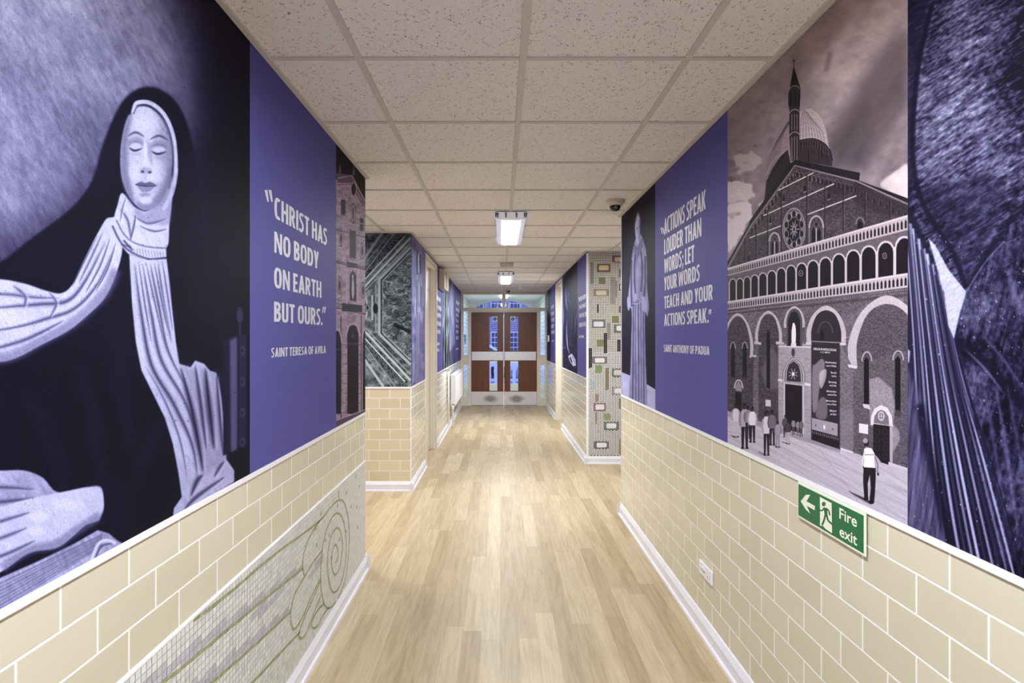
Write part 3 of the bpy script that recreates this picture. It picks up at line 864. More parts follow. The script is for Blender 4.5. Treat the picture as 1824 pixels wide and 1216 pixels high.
m = MB(); m.lathe([(.001, -.02), (.028, -.02), (.032, -.04), (.02, -.05), (.001, -.05)], (.40, 11.0, CEIL), seg=28); m.build('head', M['white_plastic'], root)

# ------------------------------------------------------------------ wall heater box, radiator, pipe, small fittings on the far left wall
hx = -.769
root = empty('wall_heater', (XL, 7.98, 2.15)); tag(root, 'beige wall unit with a dark vertical slot high on the left wall', 'heater')
m = MB(); m.box(XL + .004, hx, 7.70, 8.27, 2.155, 2.43); m.build('casing', M['beige_box'], root, bevel=.008)
m = MB(); m.box(hx, hx + .0025, 7.84, 7.93, 2.18, 2.41); m.build('vent_slot', plain('dark_vent', (58, 50, 46), .5), root)
m = MB(); m.box(hx, hx + .006, 8.0, 8.24, 2.19, 2.40); m.build('front_cover', M['beige_box'], root, bevel=.003)

root = empty('radiator', (-.79, 10.0, .3)); tag(root, 'white panel radiator on the left wall by the double doors', 'radiator')
ra, rb, rx = 9.12, 10.9, -.735
m = MB(); m.box(rx - .012, rx, ra, rb, .36, .86)
k = ra + .03
while k < rb - .03:
    m.prism([(k, rx), (k + .022, rx), (k + .018, rx + .006), (k + .004, rx + .006)], 2, .385, .835) if False else m.box(rx, rx + .005, k, k + .02, .385, .835)
    k += .034
m.build('front_panel', M['white_plastic'], root, bevel=.002)
m = MB(); m.box(rx - .075, rx - .063, ra, rb, .36, .86); m.build('rear_panel', M['white_plastic'], root)
m = MB(); m.box(rx - .080, rx + .003, ra, rb, .86, .868); m.box(rx - .078, rx, ra - .004, ra, .39, .86); m.box(rx - .078, rx, rb, rb + .004, .39, .86); m.build('grille', M['white_plastic'], root)
m = MB()
y = ra + .05
while y < rb - .05: m.box(rx - .062, rx - .013, y, y + .012, .40, .83); y += .05
m.build('convector_fins', M['grey'], root)
m = MB(); m.tube([(rx - .04, ra + .03, .36), (rx - .04, ra + .03, .31), (rx - .04, ra - .02, .30), (rx - .04, ra - .03, .27), (rx - .04, ra - .03, 0.002)], .011); m.build('feed_pipe', M['white_plastic'], root, smooth=True)
m = MB(); m.lathe([(.001, 0), (.020, 0), (.022, .05), (.012, .058), (.001, .058)], (rx - .04, ra - .02, .31), seg=16); m.build('valve', M['white_plastic'], root)
for y in (ra + .3, rb - .3): MB().box(XL + .001, rx - .076, y, y + .03, .42, .82).build('bracket', M['grey'], root)

o = MB().tube([(XL + .025, 8.95, .09), (XL + .025, 8.95, .93)], .018).build('heating_pipe', M['white_plastic'], smooth=True)
tag(o, 'white upright pipe against the tiles left of the radiator', 'pipe')

root = empty('exit_sign', (XL, 9.1, .91)); tag(root, 'small green and white sign on the left tiles above the pipe', 'sign')
m = MB(); m.box(XL + .0005, XL + .003, 8.98, 9.25, .862, .976); m.build('board', M['white_plastic'], root)
M['green'] = plain('safety_green', (0, 106, 60), .4, var=.02)
for a, c_ in ((8.99, 9.09), (9.15, 9.24)): MB().box(XL + .003, XL + .0036, a, c_, .875, .965).build('green_field', M['green'], root)
root = empty('wall_plate', (XL, 10.3, .92)); tag(root, 'square metal plate on the tiles above the radiator', 'plate')
m = MB(); m.box(XL + .0005, XL + .009, 10.1, 10.5, .895, .965); m.build('plate', M['alu'], root, bevel=.003)
for y in (10.2, 10.4): MB().box(XL + .009, XL + .013, y - .03, y + .03, .915, .945).build('rocker', M['white_plastic'], root)
root = empty('door_release', (XR, 11.5, 1.46)); tag(root, 'white door release button box on the right wall by the double doors', 'switch')
m = MB(); m.box(XR - .03, XR, 11.42, 11.52, 1.40, 1.53); m.build('box', M['white_plastic'], root, bevel=.004)
m = MB(); m.lathe([(.001, 0), (.02, 0), (.02, -.006), (.001, -.006)], (XR - .03, 11.47, 1.465), axis=0, seg=16); m.build('button', M['grey'], root)

# ------------------------------------------------------------------ fused outlet on the right tiles
def O(x, y): return (1040 + x*.29268, 860 + y*.29268)
u0, v0 = O(714, 458); u1, v1 = O(793, 520)
p0 = Rw(*O(714, 460)); p1 = Rw(*O(714, 540)); p2 = Rw(*O(790, 515))
ya, yb = p2[1], p0[1]; z1, z0 = p0[2], p1[2]
root = empty('fused_outlet', (XR, (ya + yb)/2, z0)); tag(root, 'white square fused switch plate on the right tiles near the floor', 'switch')
m = MB(); m.box(XR - .012, XR - .0005, ya, yb, z0, z1); plate = m.build('plate', M['white_plastic'], root, bevel=.004)
yc, zc = (ya + yb)/2, (z0 + z1)/2; hw, hh = (yb - ya)/2, (z1 - z0)/2
m = MB(); m.box(XR - .016, XR - .011, yc + hw*.1, yc + hw*.5, zc + hh*.05, zc + hh*.5); m.build('rocker', M['white_plastic'], root, bevel=.0015)
m = MB(); m.box(XR - .0145, XR - .011, yc - hw*.05, yc + hw*.35, zc - hh*.12, zc - hh*.04); m.build('indicator', M['grey'], root)
for a, b in ((.8, -.25), (.62, -.25), (-.45, -.25), (-.75, -.25)):
    m = MB(); m.lathe([(.001, 0), (.0022, 0), (.0022, -.002), (.001, -.002)], (XR - .012, yc + hw*a, zc + hh*b), axis=0, seg=10); m.build('screw', M['grey'], plate)

# ------------------------------------------------------------------ fire exit sign
def S(x, y): return (1220 + x*.19737, 840 + y*.19737)
sa = Rw(*S(1045, 85)); sb = Rw(*S(1663, 375)); sc_ = Rw(*S(1048, 408))
y_far, y_near = sa[1], sb[1]; zt, zb = sa[2], sc_[2]
root = empty('fire_exit_sign', (XR, (y_far + y_near)/2, zb)); tag(root, 'green Fire exit sign with arrow and running figure on the right tiles', 'sign')
m = MB(); m.box(XR - .010, XR - .0065, y_near, y_far, zb, zt); board = m.build('board', plain('luminescent_off_white', (240, 246, 226), .4, var=.02), root, bevel=.0015)
m = MB(); m.box(XR - .0065, XR - .0005, y_near + .03, y_far - .03, zb + .02, zt - .02); m.build('fixing_pad', M['grey'], root)
def flat(mb, pts, off):
    n = len(mb.v)
    mb.face([Rw(*S(*p), off) for p in pts])
m = MB(); b = .0085
m.box(XR - .0108, XR - .0100, y_near + b*.9, y_far - b*.6, zb + b*.9, zt - b*.9); m.build('green_field', M['green'], board)
pale = bpy.data.materials['luminescent_off_white']
m = MB(); flat(m, [(1075, 266), (1122, 207), (1162, 208), (1128, 266), (1206, 308), (1204, 347), (1130, 307), (1162, 377), (1122, 340)], .0112); m.build('arrow', pale, board)
m = MB(); flat(m, [(1250, 226), (1357, 282), (1362, 555), (1252, 484)], .0112); m.build('doorway', pale, board)
m = MB()
t = np.linspace(0, 2*math.pi, 20, endpoint=False)
flat(m, [(1287 + 18*math.cos(a), 291 + 21*math.sin(a)) for a in t], .0116)
def limb(pts, w):
    for (ax, ay), (bx, by) in zip(pts, pts[1:]):
        dx, dy = bx - ax, by - ay; l = math.hypot(dx, dy); nx, ny = -dy/l*w/2, dx/l*w/2
        flat(m, [(ax + nx, ay + ny), (bx + nx, by + ny), (bx - nx, by - ny), (ax - nx, ay - ny)], .0116)
flat(m, [(1284, 320), (1318, 328), (1322, 400), (1296, 398)], .0116)
limb([(1290, 328), (1270, 352), (1240, 342)], 13)
limb([(1314, 334), (1334, 352), (1342, 394)], 13)
limb([(1300, 392), (1292, 430), (1272, 480)], 17)
limb([(1314, 392), (1326, 440), (1372, 480), (1374, 496)], 16)
m.build('running_figure', M['green'], board)
m = MB(); flat(m, [(1258, 484), (1275, 484), (1330, 545), (1318, 540)], .0114); m.build('figure_shadow', M['green'], board)
m = MB()
text_to(m, 'Fire', S(1428, 0)[0], S(1588, 0)[0], S(0, 420)[1], S(0, 322)[1], Rw, .014, .0112)
text_to(m, 'exit', S(1430, 0)[0], S(1590, 0)[0], S(0, 578)[1], S(0, 482)[1], Rw, .014, .0112)
m.build('lettering', pale, board, fix=False)

# ------------------------------------------------------------------ lobby and street beyond the double doors
LB = 15.2
slab('wall_left_lobby', M['tile_lobby'], (-1.2, XL, YEND + .06, LB, 0, ZC))
slab('wall_right_lobby', M['tile_lobby'], (XR, 1.35, YEND + .06, LB, 0, ZC))
# end wall with an arched opening
m = MB()
cxa, hw_ = .075, .93
arc = [(cxa + hw_*math.cos(t), 2.06 + .44*math.sin(t)) for t in np.linspace(0, math.pi, 21)]
pts = [(XR + .3, 0), (XR + .3, 2.9), (-1.2, 2.9), (-1.2, 0), (cxa - hw_, 0)] + arc[::-1] + [(cxa + hw_, 0)]
m.prism(pts, 1, LB, LB + .18); struct(m.build('wall_lobby_end', M['white_plaster']))
m = MB()
for x in (cxa - hw_, cxa - .025, cxa + hw_ - .05): m.box(x, x + .05, LB + .06, LB + .11, 0, 2.1)
for z0_, z1_ in ((0, .23), (.80, .88), (2.06, 2.12)): m.box(cxa - hw_, cxa + hw_, LB + .062, LB + .108, z0_, z1_)
for a in (-.5, -.17, .17, .5): m.box(cxa + a*hw_ - .015, cxa + a*hw_ + .015, LB + .065, LB + .105, 2.12, 2.06 + .44*math.sqrt(1 - a*a))
struct(m.build('door_5', M['frame']))
area('lobby_lamp', (.09, 13.3, CEIL - .03), .16, .7, 60, (.92, .96, 1.0))
m = MB(); m.box(.0, .18, 12.9, 13.7, CEIL - .025, ZC + .003); o = m.build('lobby_light', M['lit']); tag(o, 'lit ceiling panel seen through the glass above the double doors', 'light')
root = empty('shield_sign', (XL, 13.4, 1.45)); tag(root, 'green shield plaque on the pale lobby tiles left of the doors', 'sign')
m = MB(); m.prism([(13.2, 1.56), (13.75, 1.56), (13.75, 1.44), (13.48, 1.34), (13.2, 1.44)], 0, XL + .0005, XL + .012); m.build('plate', M['teal'] if 'teal' in M else plain('teal_plaque', (20, 110, 104), .4), root)

M['brick_blue'] = tile_mat('street_brickwork', 0, 0, (120, 110, 122), (150, 138, 150), (178, 172, 180), w=.45, h=.15, z0=0, rough=.8, msize=.02)
bl = empty('brick_building', (0, 40, 0)); tag(bl, 'brick building with white sash windows across the street', 'building')
m = MB(); m.box(-16, 16, 40, 44, -.15, 11); m.build('wall', M['brick_blue'], bl)
wm = plain('white_sash', (235, 235, 240), .5); gm = plain('dark_window_glass', (60, 66, 90), .15)
for r, z in enumerate((1.2, 4.0, 6.9)):
    for k in range(-7, 8):
        x = -.25 + k*1.35
        m = MB(); m.box(x - .42, x + .42, 39.93, 40.01, z - .75, z + .75); w = m.build('window', wm, bl)
        m = MB()
        for i in range(3):
            for j in range(4): m.box(x - .37 + i*.255, x - .37 + i*.255 + .22, 39.915, 39.935, z - .70 + j*.36, z - .70 + j*.36 + .31)
        m.build('pane', gm, w)
slab('ground', plain('grey_tarmac', (110, 110, 122), .8), (-18, 18, 15.2, 40, -.2, -.1))
# railings
rl = empty('street_railing', (0, 18, -.1)); tag(rl, 'low white railing seen through the lower door glass', 'fence')
m = MB(); m.box(-5, 5, 18, 18.06, .08, .16).box(-5, 5, 18, 18.06, .56, .66).box(-5, 5, 17.98, 18.1, -.1, -.02); m.build('rail', wm, rl)
for k in range(50):
    MB().box(-5 + k*.2, -4.9 + k*.2, 18.01, 18.05, -.05, .6).build('bar', wm, rl)
# parked car
car = empty('parked_car', (-.7, 22, -.1)); tag(car, 'pale parked car seen through the left door glass', 'car')
cz = -.1
body = [(-2.0, .35), (-2.05, .75), (-1.9, .95), (-1.1, 1.02), (-.45, 1.46), (.75, 1.48), (1.4, 1.05), (2.0, .98), (2.1, .6), (2.05, .32)]
m = MB(); m.prism([(x - 1.4, z + cz) for x, z in body], 1, 21.2, 22.8); m.build('body', plain('silver_car_paint', (220, 222, 228), .25, var=.01), car, bevel=.06)
m = MB(); m.prism([(x - 1.4, z + cz) for x, z in [(-.95, 1.04), (-.42, 1.40), (.15, 1.42), (.15, 1.04)]], 1, 21.185, 21.21); m.prism([(x - 1.4, z + cz) for x, z in [(.22, 1.04), (.22, 1.42), (.72, 1.42), (1.25, 1.06)]], 1, 21.185, 21.21)
m.build('side_window', gm, car)
for x in (-1.3, 1.35):
    for y in (21.18, 22.62):
        m = MB(); m.lathe([(.001, 0), (.31, 0), (.33, .04), (.33, .16), (.31, .2), (.001, .2)], (x - 1.4, y, .23), axis=1, seg=24)
        w = m.build('wheel', M['dark'], car)
        m = MB(); m.lathe([(.001, 0), (.2, 0), (.2, .02), (.001, .02)], (x - 1.4, y - .012, .23), axis=1, seg=20); m.build('hub_cap', M['alu'], w)
#==PART3==
# ------------------------------------------------------------------ printed wall graphics
M['purple'] = plain('violet_vinyl', (88, 85, 152), 0.6, var=.02, scale=3, spec=.1)
M['print'] = vcol_mat('printed_vinyl_fine', grain=.16, gscale=300)
M['print_soft'] = vcol_mat('printed_vinyl_soft', grain=.06, gscale=260)
ZB = .9985                      # bottom edge of every graphic = top of the white cap
ZT = CEIL - .007
NAVY = [(0, (10, 9, 20)), (.06, (18, 15, 36)), (.15, (34, 31, 62)), (.45, (104, 102, 142)), (.7, (172, 172, 212)), (1, (236, 237, 252))]
STONE = [(0, (14, 11, 16)), (.2, (46, 40, 46)), (.5, (128, 120, 126)), (.75, (200, 193, 196)), (1, (246, 242, 242))]
ROSE = [(0, (12, 9, 18)), (.3, (62, 50, 66)), (.6, (156, 134, 152)), (1, (236, 218, 230))]
GREY = [(0, (12, 15, 18)), (.4, (74, 82, 88)), (.7, (146, 157, 162)), (1, (240, 247, 250))]
def sheet(name, wall, d0, d1, mat, label, group=None, z0=ZB, z1=ZT):
    """a plain coloured vinyl sheet between two distances along a side wall"""
    x = XL if wall is Lw else XR; s = 1 if wall is Lw else -1
    m = MB(); m.box(x + s*.0005, x + s*.003, d0, d1, z0, z1)
    o = m.build(name, mat); tag(o, label, 'wall graphic', group); return o
def dL(u): return -XL * F / (CX - u)
def dR(u): return XR * F / (u - CX)

# ---- left: plain violet panel with its quotation
q = sheet('quote_panel', Lw, dL(443.5), dL(597.5), M['purple'], 'violet wall panel with the quotation Christ has no body on earth but ours')
m = MB(); t_ = .0035; bo = .048
ref = 488.0
caps_to(m, 'CHRIST HAS', 487, 581, 387.5, 349, Lw, t_)
caps_to(m, 'NO BODY', 487, 566, 449, 411.5, Lw, t_)
caps_to(m, 'ON EARTH', 486.5, 571, 511.5, 475, Lw, t_)
caps_to(m, 'BUT OURS.', 486.5, 573, 572.5, 536.5, Lw, t_)
caps_to(m, 'SAINT TERESA OF AVILA', 481.5, 579, 636.5, 619.5, Lw, t_)
def slash_quotes(m, wall, us, vt, vb, w, lean):
    """pair of slanted wedge quote marks"""
    for u in us:
        m.face([wall(u, vt, t_), wall(u + w, vt + .5, t_), wall(u + w + lean, vb + .5, t_), wall(u + w*.45 + lean, vb, t_)])
slash_quotes(m, Lw, (469.5, 476.5), 338, 359, 5.2, 2.6)
slash_quotes(m, Lw, (573.6, 577.0), 546, 557, 2.6, -2.2)
m.build('lettering', M['text'], q, fix=False)

# ---- right: violet panel with its quotation
q = sheet('quote_panel', Rw, dR(1297), dR(1168), M['purple'], 'violet wall panel with the quotation Actions speak louder than words')
m = MB()
for s, r, vb, vc in (('ACTIONS SPEAK', 1258.5, 418.5, 390.5), ('LOUDER THAN', 1250.5, 454, 427), ('WORDS; LET', 1238, 487, 461.5), ('YOUR WORDS', 1247.5, 518, 494), ('TEACH AND YOUR', 1271, 549.5, 528), ('ACTIONS SPEAK.', 1263.5, 580.5, 559.5)):
    caps_to(m, s, 1184, r, vb, vc, Rw, t_)
caps_to(m, 'SAINT ANTHONY OF PADUA', 1183.5, 1265, 626, 613.5, Rw, t_)
slash_quotes(m, Rw, (1177.6, 1180.6), 405, 416, 2.2, 1.4)
slash_quotes(m, Rw, (1264, 1266.6), 550.5, 559.5, 2.2, -1.6)
m.build('lettering', M['text'], q, fix=False)

# ---- left foreground: generic veiled woman in a dark habit with a pale scarf
def art_woman():
    c = Cv(-170, -420, 446, 1330, 1.5)
    U, V = c.U, c.V
    n1 = c.noise(120, 90, 1, 5, rot=.6); n2 = c.noise(5, 16, 2, 3, rot=-.5); n3 = c.noise(40, 14, 3, 4, rot=1.0); n4 = c.noise(3, 3, 8, 2)
    bgd = .42 + .06*np.clip((150 - U) / 200, -.6, 1) - .00022*np.clip(V - 150, -300, 600)
    bgd = bgd + (n1 - .5)*.34 + (n2 - .5)*.16 + (n3 - .5)*.10
    beam = np.exp(-((U - 250 - (V - 20)*.55) / 40.)**2) * np.clip((190 - V) / 160, 0, 1)
    bgd = bgd + beam*.12
    dark = 1/(1 + np.exp(-(U - 330 - V*.12 + (n1 - .5)*60) / 20.)); bgd = bgd*(1 - dark) + .035*dark
    low = 1/(1 + np.exp(-(V - (455 - U*.62) + (n1 - .5)*50) / 26.)); bgd = bgd*(1 - low*.72)
    c.a[:] = np.clip(bgd, .02, 1)
    ds = .030 + (n2 - .5)*.03 + (n1 - .5)*.04
    # habit and veil mass
    c.poly([(-170, 560), (-60, 500), (0, 466), (60, 420), (120, 375), (160, 326), (180, 262), (200, 210), (222, 174), (252, 156), (285, 160), (318, 190), (340, 250), (352, 330), (362, 450), (385, 590), (420, 700), (446, 830), (446, 1330), (-170, 1330)], ds, 1, 4, smooth=True)
    for p in ([(40, 690), (90, 790), (120, 900)], [(140, 640), (170, 780), (180, 860)], [(205, 560), (215, 700), (240, 820)], [(330, 250), (345, 430), (372, 600)], [(205, 230), (190, 290), (170, 350)], [(232, 880), (262, 800), (290, 740)]):
        c.line(p, 30, .085, .5, 12, smooth=True, taper=True)
    lt = .72 + (n2 - .5)*.10 + (n1 - .5)*.16
    def folds(items, s=1.0):
        for p, w_, dk_ in items:
            c.line([(x + w_*.55, y + w_*.25) for x, y in p], w_*1.1, .86, .55*s, w_*.35, smooth=True, taper=True)
            c.line(p, w_*1.5, dk_, .62*s, w_*.55, smooth=True, taper=True)
            c.line(p, w_*.5, dk_*.55, .7*s, w_*.18, smooth=True, taper=True)
    # shawl, left drape
    sh = [(-170, 520), (-80, 500), (-10, 497), (40, 505), (80, 518), (108, 522), (130, 502), (152, 455), (172, 415), (190, 388), (206, 402), (216, 440), (206, 485), (185, 530), (150, 565), (118, 590), (70, 615), (20, 640), (-40, 652), (-170, 690)]
    c.poly(sh, lt, 1, 1.2, smooth=True)
    c.line([(-170, 684), (-40, 646), (20, 634), (70, 608), (118, 582), (150, 557), (185, 522), (205, 480)], 20, .42, .6, 8, smooth=True)
    folds([([(-90, 556), (20, 546), (70, 542), (118, 536), (150, 500), (186, 430)], 7, .36), ([(-90, 600), (20, 584), (80, 568), (130, 550), (170, 508), (200, 446)], 6, .40), ([(-60, 530), (0, 524), (60, 530), (104, 531)], 6, .46), ([(138, 505), (160, 460), (182, 412)], 4, .46), ([(150, 522), (176, 474), (194, 424)], 3.6, .44), ([(168, 520), (190, 478), (204, 432)], 3.4, .42), ([(20, 508), (42, 528), (40, 548)], 6, .46), ([(84, 520), (98, 540), (86, 566)], 5, .46), ([(-40, 628), (40, 606), (110, 572)], 6, .38), ([(126, 512), (146, 470), (172, 420)], 3, .5)])
    # neck cloth
    c.poly([(216, 344), (207, 366), (201, 392), (210, 418), (232, 436), (270, 442), (296, 440), (300, 400), (305, 350), (302, 300), (288, 340), (264, 374), (240, 370)], lt, 1, 1, smooth=True)
    c.poly([(238, 372), (264, 378), (290, 346), (304, 310), (304, 372), (298, 400), (262, 396), (240, 386)], .44, .5, 6, smooth=True)
    folds([([(212, 372), (226, 394), (232, 432)], 4, .4), ([(236, 384), (262, 398), (296, 390)], 4, .4), ([(246, 402), (272, 412), (297, 408)], 3.4, .44), ([(240, 382), (236, 405), (230, 430)], 3.4, .36), ([(222, 352), (216, 372), (212, 396)], 3, .5)])
    # face: generic oval, eyes lowered
    px_, py_ = (U - 258)/46., (V - 285)/92.
    fl = .70 - .14*np.clip(-px_ - .35, 0, 1) - .30*np.clip(px_ - .25, 0, 1) - .10*np.clip(py_ - .3, 0, 1) + (n2 - .5)*.07 + (n4 - .5)*.05
    c.poly([(240, 190), (266, 192), (290, 214), (304, 250), (306, 292), (298, 332), (282, 362), (260, 375), (240, 366), (222, 340), (213, 306), (213, 262), (220, 224), (229, 202)], fl, 1, 1, smooth=True)
    c.poly([(213, 306), (216, 240), (226, 206), (233, 202), (226, 250), (226, 300), (236, 352), (234, 366), (220, 340)], .34, .55, 6, smooth=True)
    c.poly([(262, 376), (284, 362), (300, 330), (306, 290), (300, 300), (286, 336), (262, 360), (244, 358), (242, 368)], .38, .55, 5, smooth=True)
    c.ell(276, 306, 15, 20, .82, .35, 8); c.ell(236, 306, 9, 16, .80, .3, 6); c.ell(260, 222, 22, 14, .82, .35, 8)
    for bx, by, w_ in ((240, 258, 12.5), (281, 264, 14)):
        c.ell(bx, by - 3, w_*1.15, 11, .46, .6, 4)               # socket
        c.ell(bx, by + 3, w_*.85, 6, .80, .6, 2.2)               # lid
        c.line([(bx - w_, by + 5), (bx - 2, by + 10.5), (bx + w_, by + 6)], 3.4, .07, .9, .9, smooth=True, taper=True)
        c.line([(bx - w_, by - 3), (bx, by - 6), (bx + w_, by - 2)], 1.8, .34, .7, .8, smooth=True, taper=True)
        c.line([(bx - w_ - 2, by - 15), (bx, by - 22), (bx + w_ + 3, by - 14)], 4.2, .20, .75, 1.6, smooth=True, taper=True)
        c.line([(bx - w_*.6, by + 15), (bx + 2, by + 18), (bx + w_*.8, by + 14)], 3, .50, .5, 2, smooth=True, taper=True)
    c.line([(262, 250), (266, 276), (270, 298)], 7, .50, .6, 3.5, smooth=True, taper=True)    # side of the nose
    c.line([(256, 248), (257, 275), (257, 298)], 4, .86, .6, 1.8, smooth=True, taper=True)
    c.ell(258, 304, 11, 6, .52, .55, 2.5); c.ell(252, 306, 3, 2, .10, .85, .8); c.ell(265, 307, 3.2, 2, .10, .85, .8)
    c.line([(257, 312), (257, 321)], 5, .58, .5, 2)
    c.poly([(240, 328), (249, 324), (257, 326), (266, 324), (276, 330), (266, 331), (257, 332), (248, 331)], .30, .85, 1.0, smooth=True)
    c.poly([(243, 331), (257, 333), (273, 332), (266, 340), (256, 342), (248, 339)], .46, .8, 1.3, smooth=True)
    c.line([(239, 329), (257, 332), (277, 331)], 1.7, .08, .85, .6, smooth=True); c.ell(257, 347, 10, 3.4, .46, .6, 2.4)
    c.ell(258, 358, 12, 7, .88, .4, 4)
    # pale band framing the face, under the black veil
    c.line([(232, 200), (241, 184), (266, 184), (292, 206), (308, 246), (312, 296), (305, 342), (289, 374)], 8, lt - .02, 1, .8, smooth=True)
    c.line([(236, 203), (244, 190), (265, 191), (288, 214), (303, 250), (306, 292), (299, 336)], 2.4, .26, .75, .8, smooth=True)
    c.line([(228, 204), (238, 178), (268, 177), (297, 202), (314, 246), (318, 300)], 5, .03, .9, 1.2, smooth=True)
    # collar band and clasp
    c.poly([(193, 388), (203, 386), (216, 412), (232, 428), (262, 438), (294, 440), (295, 458), (262, 462), (226, 452), (205, 428)], lt, 1, .8)
    c.line([(198, 402), (212, 430), (230, 448), (262, 461), (295, 460)], 3, .16, .8, .9, smooth=True)
    c.line([(205, 392), (218, 416), (236, 432), (264, 440), (294, 442)], 2.4, .30, .8, .9, smooth=True)
    for k in range(11): c.line([(236 + k*5.2, 441 + k*.8), (238.5 + k*5.2, 456 + k*.4)], 1.8, .5, .7, .6)
    c.line([(218, 428), (234, 446)], 3, .16, .85, .8); c.line([(214, 436), (232, 440)], 2.4, .2, .8, .8)
    # right drape
    c.poly([(228, 452), (262, 463), (295, 461), (300, 500), (306, 560), (312, 612), (318, 648), (338, 654), (346, 642), (362, 648), (372, 660), (384, 664), (392, 705), (399, 770), (402, 818), (416, 838), (416, 858), (380, 880), (330, 915), (306, 924), (308, 905), (322, 885), (316, 842), (306, 790), (292, 745), (270, 700), (250, 660), (240, 610), (233, 540)], lt - .02, 1, 1.2)
    c.poly([(318, 648), (392, 665), (402, 818), (360, 850), (345, 760)], .40, .35, 10)
    folds([([(238, 470), (250, 560), (268, 650), (308, 720), (340, 790), (350, 850)], 7, .30), ([(252, 470), (268, 560), (285, 640), (325, 710), (352, 780)], 6, .36), ([(266, 470), (280, 540), (296, 620), (330, 690)], 5, .36), ([(280, 468), (290, 540), (304, 610)], 4.4, .38), ([(245, 466), (256, 540), (268, 610)], 3, .42), ([(258, 466), (272, 530), (288, 600)], 3, .42), ([(273, 466), (285, 530), (298, 590)], 3, .42), ([(287, 464), (296, 520), (306, 590)], 3, .44), ([(320, 655), (338, 720), (352, 790), (360, 840)], 9, .14), ([(346, 650), (356, 720), (366, 800)], 6, .26), ([(364, 655), (372, 730), (380, 800)], 9, .14), ([(384, 668), (390, 740), (396, 810)], 5, .26), ([(256, 650), (290, 710), (318, 780), (332, 850)], 4, .46), ([(338, 884), (350, 856), (360, 846)], 7, .22), ([(326, 908), (350, 884), (398, 850)], 6, .3), ([(380, 850), (390, 832), (398, 822)], 5, .3)])
    # resting sleeve and hand, simply drawn
    sk = .76 + (n2 - .5)*.10 + (n1 - .5)*.14
    c.poly([(-170, 850), (-80, 838), (0, 838), (40, 838), (72, 850), (92, 872), (104, 882), (60, 900), (0, 920), (-170, 930)], .62 + (n2 - .5)*.12 + (n3 - .5)*.2, 1, 1.5, smooth=True)
    folds([([(-120, 880), (-20, 868), (60, 872)], 7, .36), ([(-100, 905), (0, 894), (80, 886)], 6, .32)])
    c.poly([(-170, 930), (-60, 912), (0, 902), (50, 888), (110, 876), (158, 866), (176, 864), (183, 888), (180, 922), (150, 936), (128, 955), (98, 976), (50, 985), (0, 1018), (-60, 1046), (-170, 1090)], sk, 1, 1.2, smooth=True)
    c.line([(0, 1012), (50, 980), (98, 970), (130, 948), (178, 918)], 18, .42, .6, 7, smooth=True)
    folds([([(-90, 952), (0, 928), (52, 912)], 6, .40), ([(-90, 988), (0, 958), (46, 940)], 6, .40), ([(-90, 1018), (0, 990), (62, 962)], 6, .36)], .9)
    c.ell(66, 920, 18, 9, .92, .5, 6); c.ell(60, 946, 16, 8, .92, .45, 6); c.ell(120, 900, 30, 10, .90, .4, 8)
    c.poly([(148, 866), (170, 850), (210, 850), (240, 900), (230, 960), (190, 945), (176, 930), (184, 900), (178, 868)], .05, 1, 3, smooth=True)
    # pale cloth block under the hand
    c.poly([(-170, 1120), (0, 1028), (60, 1002), (130, 968), (172, 944), (192, 950), (206, 962), (224, 972), (170, 1010), (-170, 1180)], .60 + (n2 - .5)*.2 + (n1 - .5)*.2, 1, 1.2)
    for k in range(8):
        c.line([(-120, 1104 + k*8), (0, 1038 + k*6.4), (180, 952 + k*3.0)], 2, .30 + .1*(k % 2), .7, .8)
    c.line([(160, 1000), (172, 970), (188, 962), (204, 968)], 5, .86, .9, 1, smooth=True); c.line([(164, 1002), (178, 974), (196, 968)], 2, .12, .8, .8, smooth=True)
    # upright chair post
    c.poly([(396, 604), (424, 596), (424, 798), (396, 812)], .10, 1, 1); c.poly([(408, 606), (421, 600), (421, 800), (410, 806)], .42, .75, 2)
    c.poly([(424, 596), (438, 596), (438, 790), (424, 798)], .14, 1, .8)
    for v_ in (625, 680, 735, 788): c.ell(431, v_, 5, 9, .26, .8, 1.5); c.ell(430, v_, 2, 4, .06, .7, 1)
    c.ell(426, 562, 6, 15, .3, .7, 3); c.line([(426, 578), (426, 596)], 3, .25, .8, .6)
    sp = c.noise(2.2, 2.2, 9, 1); c.a[:] = np.where((sp > .93) & (c.a > .3), c.a*.72, c.a)
    return c
cv = art_woman()
o = print_panel('portrait_panel', cv, Lw, -165, 443.5, ZB, ZT, 620, 900, NAVY, M['print'], tint=lambda U, V: np.stack([1.0 + 0*U, 1 + 0*U, np.clip(.94 + V*.00008, .9, 1.03)], -1))  # tint puts the greyer upper and bluer lower lighting into the print colour
tag(o, 'large dark print of a veiled woman with a pale scarf, on the left foreground wall', 'wall graphic')
sheet('violet_panel', Lw, YB + .05, dL(-166), M['purple'], 'plain violet wall panel beside and behind the camera on the left', 'plain violet panels behind the camera')

